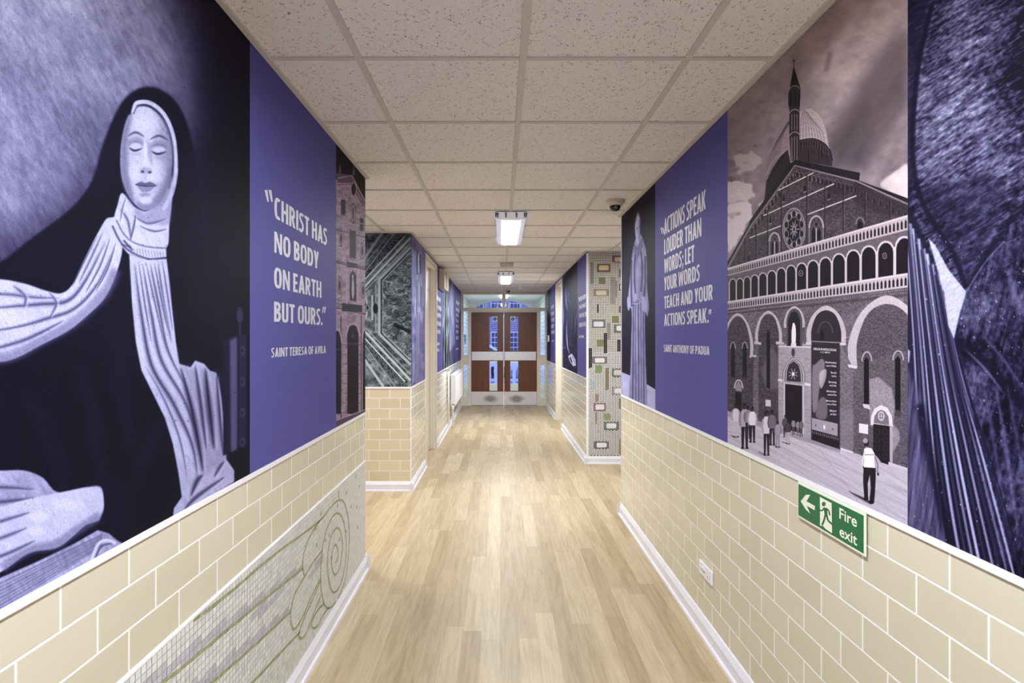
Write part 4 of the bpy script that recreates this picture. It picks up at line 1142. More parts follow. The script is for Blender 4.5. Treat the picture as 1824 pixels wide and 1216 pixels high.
# ---- left: narrow print of a church front
def art_front():
    c = Cv(594, 240, 654, 790, 3.0, .04)
    Q = lambda x, y: (590 + x*.4118, 260 + y*.4112)
    c.map = Q
    n = c.noise(9, 6, 4, 4)
    st = .60 + (n - .5)*.34 + (c.noise(2, 2, 7, 2) - .5)*.2
    c.poly([(10, 150), (80, 125), (146, 250), (146, 1216), (10, 1216)], st, 1, .4)
    c.poly([(20, 118), (80, 125), (90, 132), (146, 232), (146, 262), (92, 160), (24, 160)], .42, 1, .3)
    c.line([(24, 140), (88, 128), (145, 240)], 1.6, .75); c.line([(24, 168), (88, 165), (138, 262)], 1.2, .2)
    for x, y in ((36, 105), (96, 112)): c.ell(x, y, 5, 16, .45, 1, .5); c.ell(x, y - 20, 3, 7, .4)
    c.ell(95, 188, 10, 26, .06, 1, .3); c.ring(95, 188, 12, 30, 1.2, .7)
    for x, y, w, h in ((50, 265, 9, 34), (130, 340, 7, 28), (91, 425, 13, 62)): c.poly([(x - w, y - h), (x + w, y - h*.9), (x + w, y + h), (x - w, y + h*.96)], .12, 1, .3); c.ring(x, y, w*1.35, h*1.15, .9, .3, .6)
    for y in (310, 365, 505, 512, 690, 712): c.line([(16, y - 8 - (y - 500)*.02), (146, y + 26 - (y - 500)*.04)], 1.6, .22, .8)
    for y in (315, 517, 684): c.line([(16, y - 8), (146, y + 26)], 1.0, .8, .8)
    c.poly([(66, 500), (112, 510), (112, 530), (66, 525)], .2); c.poly([(44, 680), (132, 690), (132, 720), (44, 715)], .16)
    for x, y in ((40, 400), (34, 605), (132, 455), (136, 625)): c.ell(x, y, 12, 38, .36, .8, .6); c.ring(x, y, 9, 28, 1, .72); c.ell(x, y, 4, 14, .22)
    c.poly([(92, 245), (106, 260), (104, 330), (92, 340), (82, 325), (82, 262)], .35, .8, .6); c.ring(93, 292, 8, 34, 1, .75)
    c.poly([(78, 560), (92, 538), (106, 562), (106, 672), (78, 668)], .12, 1, .3); c.ell(92, 618, 6, 46, .72, 1, .5); c.ell(91, 566, 3.5, 10, .72, 1, .3)
    for x in (66, 114): c.line([(x, 530), (x, 685)], 2.0, .72)
    for x in (22, 54, 116, 136): c.line([(x, 735), (x, 1180)], 4.0, .62, .8)
    for x in (40, 128): c.line([(x, 735), (x, 1180)], 1.6, .2, .8)
    for cx_, w, y in ((92, 24, 775), (24, 15, 800), (143, 8, 800)):
        c.poly([(cx_ - w, 1160), (cx_ - w, y + 40), (cx_ - w*.6, y + 6), (cx_, y), (cx_ + w*.6, y + 6), (cx_ + w, y + 40), (cx_ + w, 1160)], .05, 1, .4)
        c.ring(cx_, y + 50, w*1.25, 56, 1.8, .74, 1, math.pi, 2*math.pi)
        c.line([(cx_ - w, y + 82), (cx_ + w, y + 82)], 1.4, .4)
    c.poly([(92, 800), (100, 830), (84, 830)], .34, .8, .5)
    for y in range(860, 1180, 42): c.line([(44, y), (66, y + 2)], .8, .28); c.line([(110, y), (126, y + 2)], .8, .28)
    c.poly([(10, 1190), (146, 1140), (146, 1216), (10, 1216)], .38, 1, .6); c.line([(10, 1192), (146, 1142)], 1.4, .7)
    return c
cv = art_front()
o = print_panel('church_front_panel', cv, Lw, 597.6, 649.8, ZB, ZT, 90, 700, ROSE, M['print_soft'])
tag(o, 'narrow rose-toned print of an old church front at the end of the left wall', 'wall graphic')

# ---- left return: ornamental ceiling print
def art_ornament():
    c = Cv(560, 405, 735, 700, 3.0, .22)
    c.map = lambda x, y: (640 + x*.2467, 400 + y*.2467)
    n = c.noise(7, 6, 5, 4); n2 = c.noise(14, 11, 6, 3)
    c.a[:] = .44 + (n - .5)*.6 + (n2 - .5)*.2
    def ribbons(lines):
        for p, w, v in lines: c.line(p, w, v, 1, .2)
    # scroll-work between the mouldings
    rs = np.random.default_rng(5)
    for k in range(26):
        t = k / 25
        for sgn in (1, -1):
            x = -10 + t*340; y = (420 - t*380) if sgn > 0 else (770 + t*380)
            for oy in (0, 1):
                r = 13 + 9*rs.random()
                xx = x + rs.normal()*9; yy = y + oy*70*sgn*-.2 + rs.normal()*8
                c.ell(xx, yy, r*1.3, r*1.1, .13, .8, .6)
                c.ring(xx, yy, r, r*.9, 1.1, .62, .9, rs.random()*3, 4.5 + rs.random()*3); c.ell(xx, yy, r*.4, r*.35, .55, .8, .4)
    up = [((0, 300), (175, 48)), ((0, 335), (235, 48)), ((5, 395), (262, 48)), ((10, 430), (330, 85)), ((20, 470), (370, 95)), ((30, 490), (372, 135))]
    for (a, b), w, v in zip(up, (4, 1.6, 1.8, 2.2, 3.4, 1.4), (.74, .6, .62, .8, .78, .7)):
        c.line([a, b], w*1.1, v, 1, .15)
        c.line([(a[0], 1218 - a[1]), (b[0], 1218 - b[1])], w*1.1, v, 1, .15)
    # octagon frame
    for off, w, v in ((0, 5.0, .72), (26, 1.6, .7), (14, 1.4, .12)):
        c.line([(372, 165 + off*1.2), (145 + off, 395 + off*.4), (145 + off, 790 - off*.4), (372, 1010 - off*1.2)], w, v, 1, .15)
    # picture field inside the octagon: soft crowd-like shapes
    field = [(372, 205), (172, 412), (172, 775), (372, 965)]
    c.poly(field, .52 + (n2 - .5)*.35, 1, .5)
    n6 = c.noise(3.0, 2.4, 66, 3)
    r6 = c._mask(c.pts(field), .4); m6, ys6, xs6 = r6
    c.a[ys6, xs6] += (n6[ys6, xs6] - .5)*.55*m6
    for k in range(230):
        x = 185 + 185*rs.random(); y = 250 + 680*rs.random()
        if abs(y - 590) > 170 + (x - 172)*.95: continue
        r = 5 + 13*rs.random(); a_ = rs.normal()*.7; v_ = .30 + .45*rs.random()
        c.ell(x, y, r*1.5, r*.9, .10, .55, .8, a_); c.ell(x - 2, y - 3, r*1.2, r*.55, v_, .8, .6, a_)
        c.line([(x - r*1.2, y + 3), (x, y - 2 + rs.normal()*3), (x + r*1.2, y + 4)], .7, v_*.3, .7, .2, smooth=True)
    for x, y, rx, ry, v in ((320, 350, 55, 40, .58), (280, 440, 52, 26, .68), (222, 485, 30, 24, .66), (190, 600, 32, 28, .6), (310, 600, 36, 50, .44), (250, 690, 56, 12, .62), (315, 830, 40, 34, .6), (235, 765, 40, 20, .55), (300, 525, 46, 14, .66)):
        c.ell(x, y, rx, ry, v, .6, 1.6, .15)
        for s in range(4): c.line([(x - rx*.8, y - ry*.5 + s*ry*.35), (x, y - ry*.7 + s*ry*.4), (x + rx*.8, y - ry*.3 + s*ry*.35)], .9, v*.45, .8, .3, smooth=True)
    c.line([(250, 720), (370, 775)], 6, .08, .9, .8)
    # rosette at the left edge
    c.ring(10, 600, 50, 110, 2.0, .76); c.ring(10, 600, 30, 75, 1.4, .66); c.ell(60, 600, 18, 26, .16, .9, .5); c.ring(60, 600, 13, 20, 1.2, .7)
    c.line([(95, 510), (95, 690)], 3.2, .74); c.line([(120, 430), (120, 560)], 1.6, .66); c.line([(120, 650), (120, 770)], 1.6, .66)
    c.ell(118, 605, 18, 36, .08, .9, .6)
    c.a *= np.clip(.84 + (c.V - 405)*.0010, .8, 1.2)
    return c
cv = art_ornament()
WF = Fw(YLB)
o = print_panel('ornament_panel', cv, WF, 562, 733, ZB, ZT, 360, 560, GREY, M['print_soft'])
tag(o, 'grey print of an ornate painted ceiling on the wall facing down the left opening', 'wall graphic')

# ---- robed figures, generic
def art_friar(u0, u1, v0, v1, q, bgv, robe, light_floor, seed):
    """standing robed figure; q maps unit coordinates (0..1, 0..1) to the photo"""
    c = Cv(u0, v0, u1, v1, 3.0, bgv); c.map = q
    n = c.noise(10, 14, seed, 4); n2 = c.noise(2, 20, seed + 1, 3)
    c.a[:] = bgv + (n - .5)*bgv*.8
    if light_floor: c.poly([(-.3, .87), (.5, .885), (1.3, .925), (1.3, 1.3), (-.3, 1.3)], .70 + (n - .5)*.1, 1, .6)
    r = robe + (n2 - .5)*.22 + (n - .5)*.12
    c.poly([(.42, .20), (.55, .165), (.68, .21), (.78, .30), (.80, .45), (.84, .54), (.80, .585), (.74, .57), (.75, .75), (.78, 1.1), (.27, 1.1), (.30, .80), (.33, .56), (.26, .52), (.20, .48), (.27, .38), (.33, .27)], r, 1, .8, smooth=True)
    for x0, x1, v in ((.40, .36, robe*.5), (.47, .47, robe*.62), (.54, .56, robe*.5), (.62, .64, robe*.7), (.69, .71, robe*.5)):
        c.line([(x0, .50), (x0*.5 + x1*.5, .75), (x1, 1.08)], (u1 - u0)*.035, v, .8, .8)
    for p in ([(.33, .28), (.32, .40), (.34, .52)], [(.75, .30), (.74, .42), (.70, .52)], [(.45, .26), (.42, .36), (.46, .46)], [(.62, .26), (.66, .36), (.62, .46)]):
        c.line(p, (u1 - u0)*.04, robe*.42, .9, .8, smooth=True)
    c.line([(.34, .505), (.52, .515), (.72, .50)], (u1 - u0)*.018, robe*1.35, .8, .5)
    c.line([(.50, .51), (.49, .66), (.50, .80)], (u1 - u0)*.02, robe*1.35, .7, .5)
    c.poly([(.42, .205), (.52, .23), (.64, .20), (.68, .235), (.55, .285), (.42, .25)], robe*.78, 1, .7, smooth=True)
    c.poly([(.44, .105), (.50, .065), (.57, .075), (.60, .12), (.585, .18), (.53, .218), (.475, .19), (.445, .15)], .74, 1, .4, smooth=True)
    c.poly([(.45, .10), (.51, .052), (.575, .07), (.585, .095), (.52, .075), (.468, .10)], .40, .7, .3, smooth=True); c.poly([(.56, .10), (.60, .12), (.585, .18), (.55, .205), (.565, .15)], .3, .6, .6, smooth=True)
    for x in (.50, .55): c.ell(x, .137, .013, .004, .15, .9, .3)
    c.line([(.505, .183), (.545, .184)], .8, .2, .8, .2); c.line([(.525, .14), (.52, .165)], .8, .36, .8, .3)
    for x, y in ((.23, .485), (.70, .505)):
        c.poly([(x - .05, y - .02), (x + .04, y - .01), (x + .05, y + .03), (x, y + .055), (x - .05, y + .03)], .62, 1, .5, smooth=True)
    return c
def qR(x, y):    # right friar: unit box on the wall between the columns 1109 and 1168
    d = dR(1109.5) + (dR(1168) - dR(1109.5)) * x
    return (CX + XR*F/d, CY - (ZT - (ZT - ZB)*y - EYE) * F / d)
cv = art_friar(1104, 1172, 320, 735, qR, .05, .56, True, 31)
o = print_panel('robed_figure_panel', cv, Rw, 1168, 1108.2, ZB, ZT, 120, 620, NAVY, M['print_soft'])
tag(o, 'dark print of a standing friar in a pale robe, right wall by the opening', 'wall graphic')
def qL(x, y):
    d = dL(733.5) + (dL(755.5) - dL(733.5)) * x
    return (CX + XL*F/d, CY - (ZT - (ZT - ZB)*y - EYE) * F / d)
cv = art_friar(728, 762, 395, 700, qL, .46, .60, False, 41)
cv.map = qL
cv.poly([(.26, .52), (.30, .8), (.28, 1.1), (.2, 1.1)], .2, .5, 1)
cv.line([(.40, .07), (.36, .16), (.40, .24)], 2.4, .2, .9, .6); cv.line([(.62, .08), (.64, .16), (.62, .22)], 2.4, .2, .9, .6)
o = print_panel('robed_figure_panel', cv, Lw, 733.6, dL and 755.0, ZB, ZT, 60, 480, NAVY, M['print_soft'])
tag(o, 'pale lilac print of a standing robed figure on the left wall beside the cream door'.replace('standing ', ''), 'wall graphic')

# ---- right foreground: close-up of dark brushed cloth
def art_cloth():
    c = Cv(1612, -420, 2060, 1480, 1.5)
    U, V = c.U, c.V
    n1 = c.noise(60, 80, 11, 4); n2 = c.noise(26, 5, 12, 4, rot=-.55); n3 = c.noise(9, 3, 13, 3, rot=-.62); n4 = c.noise(6, 6, 14, 3)
    base = .22 + (n1 - .5)*.32 + (n2 - .5)*.55 + (n3 - .5)*.5 + (n4 - .5)*.22
    vv = np.exp(-((U - 1700) / 75.)**2 - ((V - 210) / 190.)**2); base = base + vv*.10
    base = base - .20*np.exp(-((U - 1820 - (V - 100)*.05) / 30.)**2 - ((V - 110) / 100.)**2)
    c.a[:] = np.clip(base, .02, 1)
    c.poly([(1618, -420), (1672, -60), (1650, 40), (1632, 150), (1626, 260), (1632, 330), (1618, 360)], .07, .75, 7)
    c.line([(1690, -80), (1660, 20), (1638, 120), (1628, 240), (1634, 320), (1655, 380), (1700, 450), (1724, 515)], 9, .04, .85, 3, smooth=True)
    c.poly([(1700, 330), (1760, 300), (1800, 340), (1770, 420), (1726, 512), (1690, 450), (1650, 380), (1640, 320)], .07, .45, 16)
    # lower right cloth
    low = .17 + (n1 - .5)*.5 + (n4 - .5)*.34 + (c.noise(5, 30, 15, 4, rot=.25) - .5)*.34
    c.poly([(1726, 516), (1760, 450), (1800, 390), (1860, 330), (2060, 250), (2060, 1480), (1880, 1480), (1790, 1010), (1740, 800), (1700, 600)], low, 1, 5)
    c.line([(1728, 512), (1760, 455), (1800, 395), (1850, 345)], 12, .05, .8, 4, smooth=True)
    c.line([(1724, 520), (1756, 470), (1792, 430)], 2.5, .5, .7, 1, smooth=True)
    c.line([(1706, 612), (1760, 650), (1824, 720), (1900, 800)], 22, .03, .8, 7, smooth=True)
    c.line([(1720, 620), (1760, 660), (1790, 700)], 4, .55, .7, 2, smooth=True, taper=True)
    c.line([(1756, 600), (1790, 640), (1824, 690)], 5, .32, .7, 3, smooth=True)
    for x, s, v in ((1770, 30, .42), (1790, 28, .5), (1812, 34, .38), (1750, 22, .3)):
        c.line([(x - 16, 680), (x + 2, 780), (x + s, 960)], 7, v, .55, 4, smooth=True, taper=True)
    c.line([(1800, 480), (1808, 520), (1830, 560)], 9, .42, .6, 4, smooth=True)
    # long pleats
    c.poly([(1618, 360), (1630, 380), (1660, 450), (1690, 560), (1705, 615), (1720, 700), (1745, 830), (1790, 1020), (1850, 1300), (1700, 1300), (1612, 900)], .10 + (n1 - .5)*.1, 1, 3)
    for k in range(15):
        x0 = 1614 + k*5.0; x1 = 1640 + k*11.5
        vv_ = (.78, .28, .62, .86, .22)[k % 5] - .1*(k > 9)
        c.line([(x0, 380 + k*9), (x0 + 16 + k*1.2, 600 + k*4), (x0*.35 + x1*.65 + 12, 850), (x1 + 28, 1060), (x1 + 90, 1340)], 3.2 + (k % 3), vv_, .8, 1.2, smooth=True)
        c.line([(x0 + 4, 400 + k*9), (x0 + 20 + k*1.2, 620 + k*4), (x0*.35 + x1*.65 + 17, 850), (x1 + 34, 1060), (x1 + 96, 1340)], 2.4, .03, .8, .8, smooth=True)
    c.poly([(1612, 640), (1640, 700), (1660, 800), (1690, 980), (1700, 1300), (1612, 1300)], .34 + (c.noise(4, 60, 16, 4, rot=.12) - .5)*.5, .9, 8)
    c.line([(1640, 720), (1660, 820), (1700, 990)], 16, .05, .8, 7, smooth=True)
    # pale wedge of cloth
    c.poly([(1656, 424), (1668, 436), (1692, 480), (1724, 520), (1712, 560), (1702, 604), (1692, 580), (1684, 520)], .74 + (n3 - .5)*.2, 1, 1.2)
    c.poly([(1616, 618), (1624, 626), (1622, 645), (1616, 650)], .75, .9, 1.5)
    # scratches
    rs = np.random.default_rng(77)
    for k in range(420):
        x = 1625 + 300*rs.random(); y = -60 + 560*rs.random(); l = 6 + 26*rs.random()
        if y > 330 + (x - 1640)*1.6: continue
        c.line([(x, y), (x + l*.85, y - l*.55)], .9, .55 if k % 2 else .04, .55, .2)
    for k in range(420):
        x = 1625 + 300*rs.random(); y = 420 + 800*rs.random()
        c.ell(x, y, .5 + 1.0*rs.random()**3, .6 + 1.4*rs.random()**3, .85, .75, .3, n=8)
    return c
cv = art_cloth()
o = print_panel('cloth_print_panel', cv, Rw, 2040, 1619.5, ZB, ZT, 430, 1000, NAVY, M['print'], tint=lambda U, V: np.stack([1.0 + 0*U, 1 + 0*U, np.clip(.92 + V*.0001, .9, 1.03)], -1))  # same lighting tint painted into the print, bluer towards the bottom
tag(o, 'very dark navy close-up print of brushed folded cloth at the far right edge', 'wall graphic')
sheet('violet_panel', Rw, YB + .05, dR(2041), M['purple'], 'plain violet wall panel beside and behind the camera on the right', 'plain violet panels behind the camera')

# ---- right: basilica photograph
def art_basilica():
    c = Cv(1290, -40, 1626, 950, 2.6, .5)
    A = lambda x, y: (1280 + x*.37815, 60 + y*.37829)
    Bm = lambda x, y: (1280 + x*.37815, 480 + y*.37829)
    U, V = c.U, c.V
    c.map = A
    n1 = c.noise(70, 45, 21, 5, rot=-.9); n2 = c.noise(46, 34, 22, 5); n3 = c.noise(2.2, 1.5, 23, 2); n4 = c.noise(150, 40, 24, 5, rot=-1.0); nc = c.noise(14, 10, 27, 4)
    sky = .55 + (n4 - .5)*.20 + (n1 - .5)*.16 + (nc - .5)*.10 - .10*np.clip((V - 120) / 200, 0, 1)
    c.a[:] = sky
    c.poly([(640, 300), (700, 170), (800, 40), (900, -40), (900, 330), (760, 560), (680, 640), (540, 610), (530, 480)], .30 + (n4 - .5)*.16, .75, 22)
    c.poly([(520, 90), (545, 85), (525, 175), (500, 180)], .36, .5, 5)
    def cloud(p, v, bl, a=1.0):
        r = c._mask(c.pts(p), bl)
        if r is None: return
        m, ys, xs = r; m = np.clip((m*1.25 + (n2[ys, xs] + nc[ys, xs]*.8 - .9)*3.2*(1 - m*.4) - .62)*2.0, 0, 1)
        c.a[ys, xs] += (v - c.a[ys, xs])*m*a
    cloud([(40, 480), (240, 480), (250, 600), (190, 680), (60, 680), (40, 560)], .52, 14, .7)
    cloud([(70, 560), (150, 560), (225, 590), (190, 650), (80, 660)], .62, 8)
    cloud([(40, 690), (165, 700), (180, 760), (130, 790), (40, 800)], .68, 7)
    cloud([(40, 800), (150, 780), (160, 860), (110, 960), (40, 1060)], .72, 8)
    c.poly([(770, 720), (785, 685), (815, 665), (850, 640), (900, 620), (900, 780), (860, 765)], .66 + (n2 - .5)*.3, .95, 3, smooth=True)
    # far dome
    c.poly([(372, 395), (330, 405), (290, 450), (262, 515), (242, 585), (230, 660), (222, 790), (300, 720), (345, 620), (385, 600)], .50 + (n3 - .5)*.1, 1, .5)
    c.poly([(330, 545), (290, 585), (255, 640), (228, 700), (220, 790), (300, 720), (345, 620)], .15 + (n3 - .5)*.08, 1, .6)
    for k in range(7): c.line([(355 - k*4, 402 + k*2), (310 - k*10, 470 + k*16), (288 - k*10, 580 + k*20)], .8, .24, .7, .2, smooth=True)
    c.line([(228, 668), (262, 600), (335, 540)], 1.2, .6, .7, .2, smooth=True)
    for k in range(6): c.ell(240 + k*13, 690 - k*22, 4, 10, .04, .8, .3)
    # near dome
    c.poly([(385, 505), (383, 372), (408, 355), (440, 354), (470, 372), (495, 410), (514, 470), (526, 545), (495, 512), (450, 497)], .62 + (n3 - .5)*.1, 1, .4)
    for k in range(9):
        x = 388 + k*15
        c.line([(404 + k*4, 357 + k*k*.6), (392 + k*12, 420 + k*4), (x, 500 + max(0, k - 4)*7)], .9, .34, .8, .2, smooth=True)
    for k in range(5): c.line([(385, 380 + k*25), (440 + k*4, 372 + k*26), (490 + k*8, 420 + k*25)], .6, .4, .5, .2, smooth=True)
    c.poly([(385, 505), (450, 497), (495, 512), (526, 545), (540, 585), (540, 625), (385, 600)], .20 + (n3 - .5)*.08, 1, .4)
    c.line([(385, 503), (450, 495), (500, 515), (530, 550), (541, 600)], 2.2, .10, 1, .2, smooth=True); c.line([(385, 497), (450, 490), (500, 508), (528, 540)], 1.1, .66, .8, .2, smooth=True)
    for k in range(11): c.ell(395 + k*12, 520 + max(0, k - 5)*7, 3.6, 9, .05, .9, .2); c.line([(401 + k*12, 508 + max(0, k - 5)*7), (401 + k*12, 535 + max(0, k - 5)*8)], .7, .5, .6)
    for x in (428, 478, 516): c.line([(x, 545), (x, 612)], 1.6, .08, .9)
    c.line([(490, 545), (492, 582)], 2.4, .04); 
    # bell turret
    c.poly([(345, 600), (337, 470), (338, 360), (332, 330), (332, 285), (345, 250), (375, 242), (390, 258), (390, 300), (386, 345), (386, 598)], .20 + (n3 - .5)*.08, 1, .3)
    c.poly([(337, 275), (358, 150), (392, 262), (372, 246), (350, 250)], .10, 1, .2)
    c.line([(359, 118), (359, 155)], 1.1, .08); c.line([(352, 130), (367, 127)], .9, .08)
    for y0_, a_ in ((250, .7), (362, .8), (468, .8)): c.line([(336, y0_ + 14), (352, y0_ - 2), (372, y0_ - 4), (387, y0_ + 8)], 1.6, .62, a_, .2, smooth=True)
    for x in (350, 362, 374): c.line([(x, 378), (x, 455)], 1.1, .6, .8); c.line([(x, 485), (x, 595)], 1.1, .58, .8)
    for x in (344, 367, 384): c.line([(x, 275), (x, 345)], 2.4, .05, .8)
    for x in (355, 369): c.line([(x, 395), (x, 452)], 2.2, .06, .8); c.line([(x, 505), (x, 580)], 2.2, .06, .8)
    # gable
    brick = .245 + (n3 - .5)*.22 + (n2 - .5)*.10
    c.poly([(45, 1095), (150, 900), (365, 615), (655, 700), (897, 802), (897, 1300), (45, 1300)], brick, 1, .3)
    c.poly([(365, 596), (385, 598), (672, 655), (668, 692), (897, 775), (897, 800), (655, 708), (640, 690), (372, 622), (200, 840), (150, 905), (148, 884), (340, 612)], .09, 1, .3)
    c.poly([(45, 1075), (150, 892), (365, 610), (365, 622), (160, 905), (45, 1110)], .10, 1, .3)
    corb = [(45, 1106), (152, 912), (365, 622), (655, 695), (897, 803)]
    c.line(corb, 3.0, .52, 1, .2)
    pc = np.array([A(*p) for p in corb]); seg = np.hypot(*np.diff(pc, axis=0).T); cum = np.concatenate([[0], np.cumsum(seg)])
    keep = c.map; c.map = lambda x, y: (x, y)
    for t in np.arange(1.0, cum[-1], 2.5):
        i = min(np.searchsorted(cum, t) - 1, len(seg) - 1); f_ = (t - cum[i])/seg[i]; p = pc[i]*(1 - f_) + pc[i+1]*f_
        c.ell(p[0], p[1] + .5, .62, 1.0, .10, .85, .1, n=8)
    c.map = keep
    # little blind arches under the eaves
    for x0_, y0_, x1_, y1_, k_ in ((300, 730, 365, 660, 5), (375, 660, 650, 730, 15), (680, 755, 885, 850, 8), (160, 925, 290, 750, 9)):
        for k in range(k_):
            f_ = k/(k_ - 1); x = x0_ + (x1_ - x0_)*f_; y = y0_ + (y1_ - y0_)*f_
            c.ell(x, y + 4, 5.5, 15, .07, .75, .3); c.ring(x, y, 7, 14, .7, .48, .8, math.pi, 2*math.pi, 10); c.line([(x - 8, y + 2), (x - 8, y + 12)], 1.2, .6, .7)
    c.poly([(640, 700), (897, 810), (897, 870), (700, 830), (640, 790)], .12, .45, 3)
    c.poly([(500, 690), (650, 720), (600, 760), (520, 745)], .12, .45, 4)
    for p in ([(150, 962), (302, 903)], [(215, 857), (416, 766), (550, 706)], [(420, 853), (655, 763)], [(285, 738), (452, 655)]): c.line(p, 2.0, .68, 1, .2)
    for x, ya_, yb_ in ((128, 960, 1100), (180, 900, 1080), (235, 830, 1070), (300, 745, 1050), (420, 660, 1000), (505, 690, 960), (592, 715, 930), (695, 745, 900), (812, 790, 870)):
        c.line([(x, ya_), (x, yb_)], 2.0, .08, .75, .2); c.line([(x + 6, ya_), (x + 6, yb_)], .9, .36, .6, .2)
    # rose window
    c.ell(360, 921, 55, 102, .48, 1, .3); c.ell(360, 921, 49, 93, .16, 1, .3); c.ring(360, 921, 45, 86, 1.1, .56)
    for k in range(10):
        a_ = k*math.pi/5 + .3
        c.ell(360 + 27*math.cos(a_), 921 + 52*math.sin(a_), 9.5, 24, .05, 1, .2, a_*.0)
        c.ell(360 + 38*math.cos(a_), 921 + 72*math.sin(a_), 9, 15, .05, 1, .2)
        c.line([(360 + 10*math.cos(a_ + .31), 921 + 19*math.sin(a_ + .31)), (360 + 44*math.cos(a_ + .31), 921 + 84*math.sin(a_ + .31))], 1.2, .6)
        c.ring(360 + 38*math.cos(a_), 921 + 72*math.sin(a_), 10, 17, .8, .58)
    c.ell(360, 921, 9, 17, .55); c.ell(360, 921, 5, 10, .1)
    # two-light windows
    for x, yt, yb_, w in ((268, 940, 1045, 24), (465, 862, 985, 33)):
        c.ring(x, yt + w*1.6, w*1.0, w*1.7, 3.0, .58, 1, math.pi, 2*math.pi)
        c.poly([(x - w*.8, yb_), (x - w*.8, yt + w*1.6), (x, yt + w*.4), (x + w*.8, yt + w*1.6), (x + w*.8, yb_ - 8)], .30, 1, .3)
        for s in (-1, 1):
            c.poly([(x + s*w*.4 - w*.26, yb_), (x + s*w*.4 - w*.26, yt + w*2.1), (x + s*w*.4, yt + w*1.4), (x + s*w*.4 + w*.26, yt + w*2.1), (x + s*w*.4 + w*.26, yb_)], .04, 1, .2)
        c.line([(x, yt + w*1.6), (x, yb_)], 1.4, .66)
        for s in (-1, 1): c.line([(x + s*w, yt + w*1.6), (x + s*w, yb_)], 1.4, .5)
        c.ell(x, yt + w*1.1, w*.18, w*.28, .05)
    c.ring(672, 898, 20, 32, 2.2, .44, 1, math.pi, 2*math.pi); c.poly([(660, 925), (660, 895), (672, 880), (684, 895), (684, 920)], .04)
    for x, y in ((411, 730), (311, 778), (525, 766), (248, 880), (145, 1062)): c.ell(x, y, 5, 17, .04); c.line([(x - 7, y + 17), (x + 7, y + 13)], 1, .6)
    # upper balustrade
    def band(x0, a0, b0, x1, a1, b1, n_, dk, lt_):
        c.poly([(x0, a0), (x1, a1), (x1, b1), (x0, b0)], lt_, 1, .2)
        c.line([(x0, a0 + 4), (x1, a1 + 6)], 1.0, .78); c.line([(x0, b0), (x1, b1)], 1.3, .3, .9)
        for k in range(n_):
            f_ = ((k + .5)/n_)**1.0
            f_ = f_*(.62 + .38*f_)      # balusters grow towards the near end
            x = x0 + (x1 - x0)*f_; wd = (x1 - x0)/n_*(.62 + .76*f_)*.27
            ta = a0 + (a1 - a0)*f_; tb = b0 + (b1 - b0)*f_; h = tb - ta
            c.poly([(x - wd, tb - h*.16), (x - wd, ta + h*.42), (x, ta + h*.24), (x + wd, ta + h*.42), (x + wd, tb - h*.16)], dk, 1, .1)
    band(45, 1103, 1143, 897, 853, 926, 62, .07, .60)
    # arcade
    apex = [(70, 1153), (104, 1150), (138, 1142), (173, 1134), (212, 1124), (254, 1113), (299, 1100), (345, 1088), (394, 1077), (449, 1064), (507, 1050), (571, 1033), (638, 1015), (711, 996), (791, 975), (880, 952)]
    c.poly([(45, 1143), (897, 926), (897, 1140), (45, 1270)], .34 + (n3 - .5)*.1, 1, .2)
    base = lambda x: 1262 + (x - 45)/(895 - 45)*(1128 - 1262)
    for i, (x, y) in enumerate(apex):
        xl = (apex[i-1][0] + x)/2 if i else x - 16; xr = (apex[i+1][0] + x)/2 if i + 1 < len(apex) else x + 46
        w = (xr - xl)/2; yb_ = base(x) + 4; sp = y + w*1.25
        c.poly([(xl + 1, yb_), (xl + 1, sp), (xl + w*.09, y + w*.72), (xl + w*.36, y + w*.26), (xl + w*.7, y + w*.05), (x, y), (xr - w*.7, y + w*.03), (xr - w*.36, y + w*.22), (xr - w*.09, y + w*.66), (xr - 1, sp - 3), (xr - 1, yb_)], .66, 1, .2)
        g_ = w*.16
        c.poly([(xl + g_, yb_), (xl + g_, sp + 3), (xl + w*.26, y + w*.86), (xl + w*.5, y + w*.48), (xl + w*.78, y + w*.27), (x, y + w*.24), (xr - w*.78, y + w*.25), (xr - w*.5, y + w*.44), (xr - w*.26, y + w*.80), (xr - g_, sp), (xr - g_, yb_)], .055 + (n2 - .5)*.04, 1, .2)
        c.line([(xl, sp), (xl, yb_)], 1.0 + w*.035, .66); c.poly([(xl - w*.14, sp - 4), (xl + w*.14, sp - 4), (xl + w*.09, sp + 9), (xl - w*.09, sp + 9)], .68)
    for x, y in ((788, 1046), (392, 1128)): c.ring(x, y, 9, 13, 1.2, .5); c.ell(x, y, 3, 5, .4)
    c.map = Bm
    # lower facade
    br2 = .36 + (n3 - .5)*.24 + (n2 - .5)*.12
    c.poly([(45, 190), (897, 85), (897, 950), (580, 850), (440, 800), (150, 700), (45, 665)], br2, 1, .2)
    band(45, 150, 190, 897, 15, 86, 60, .08, .62)
    c.line([(45, 196), (897, 98)], 1.6, .14, .9); 
    for k in range(95): c.ell(50 + k*9, 199 - k*9*.1235 + 1, 1.7, 3, .62, .9, .1, n=8)
    c.poly([(45, 205), (897, 112), (897, 128), (45, 214)], .22, .6, 1)
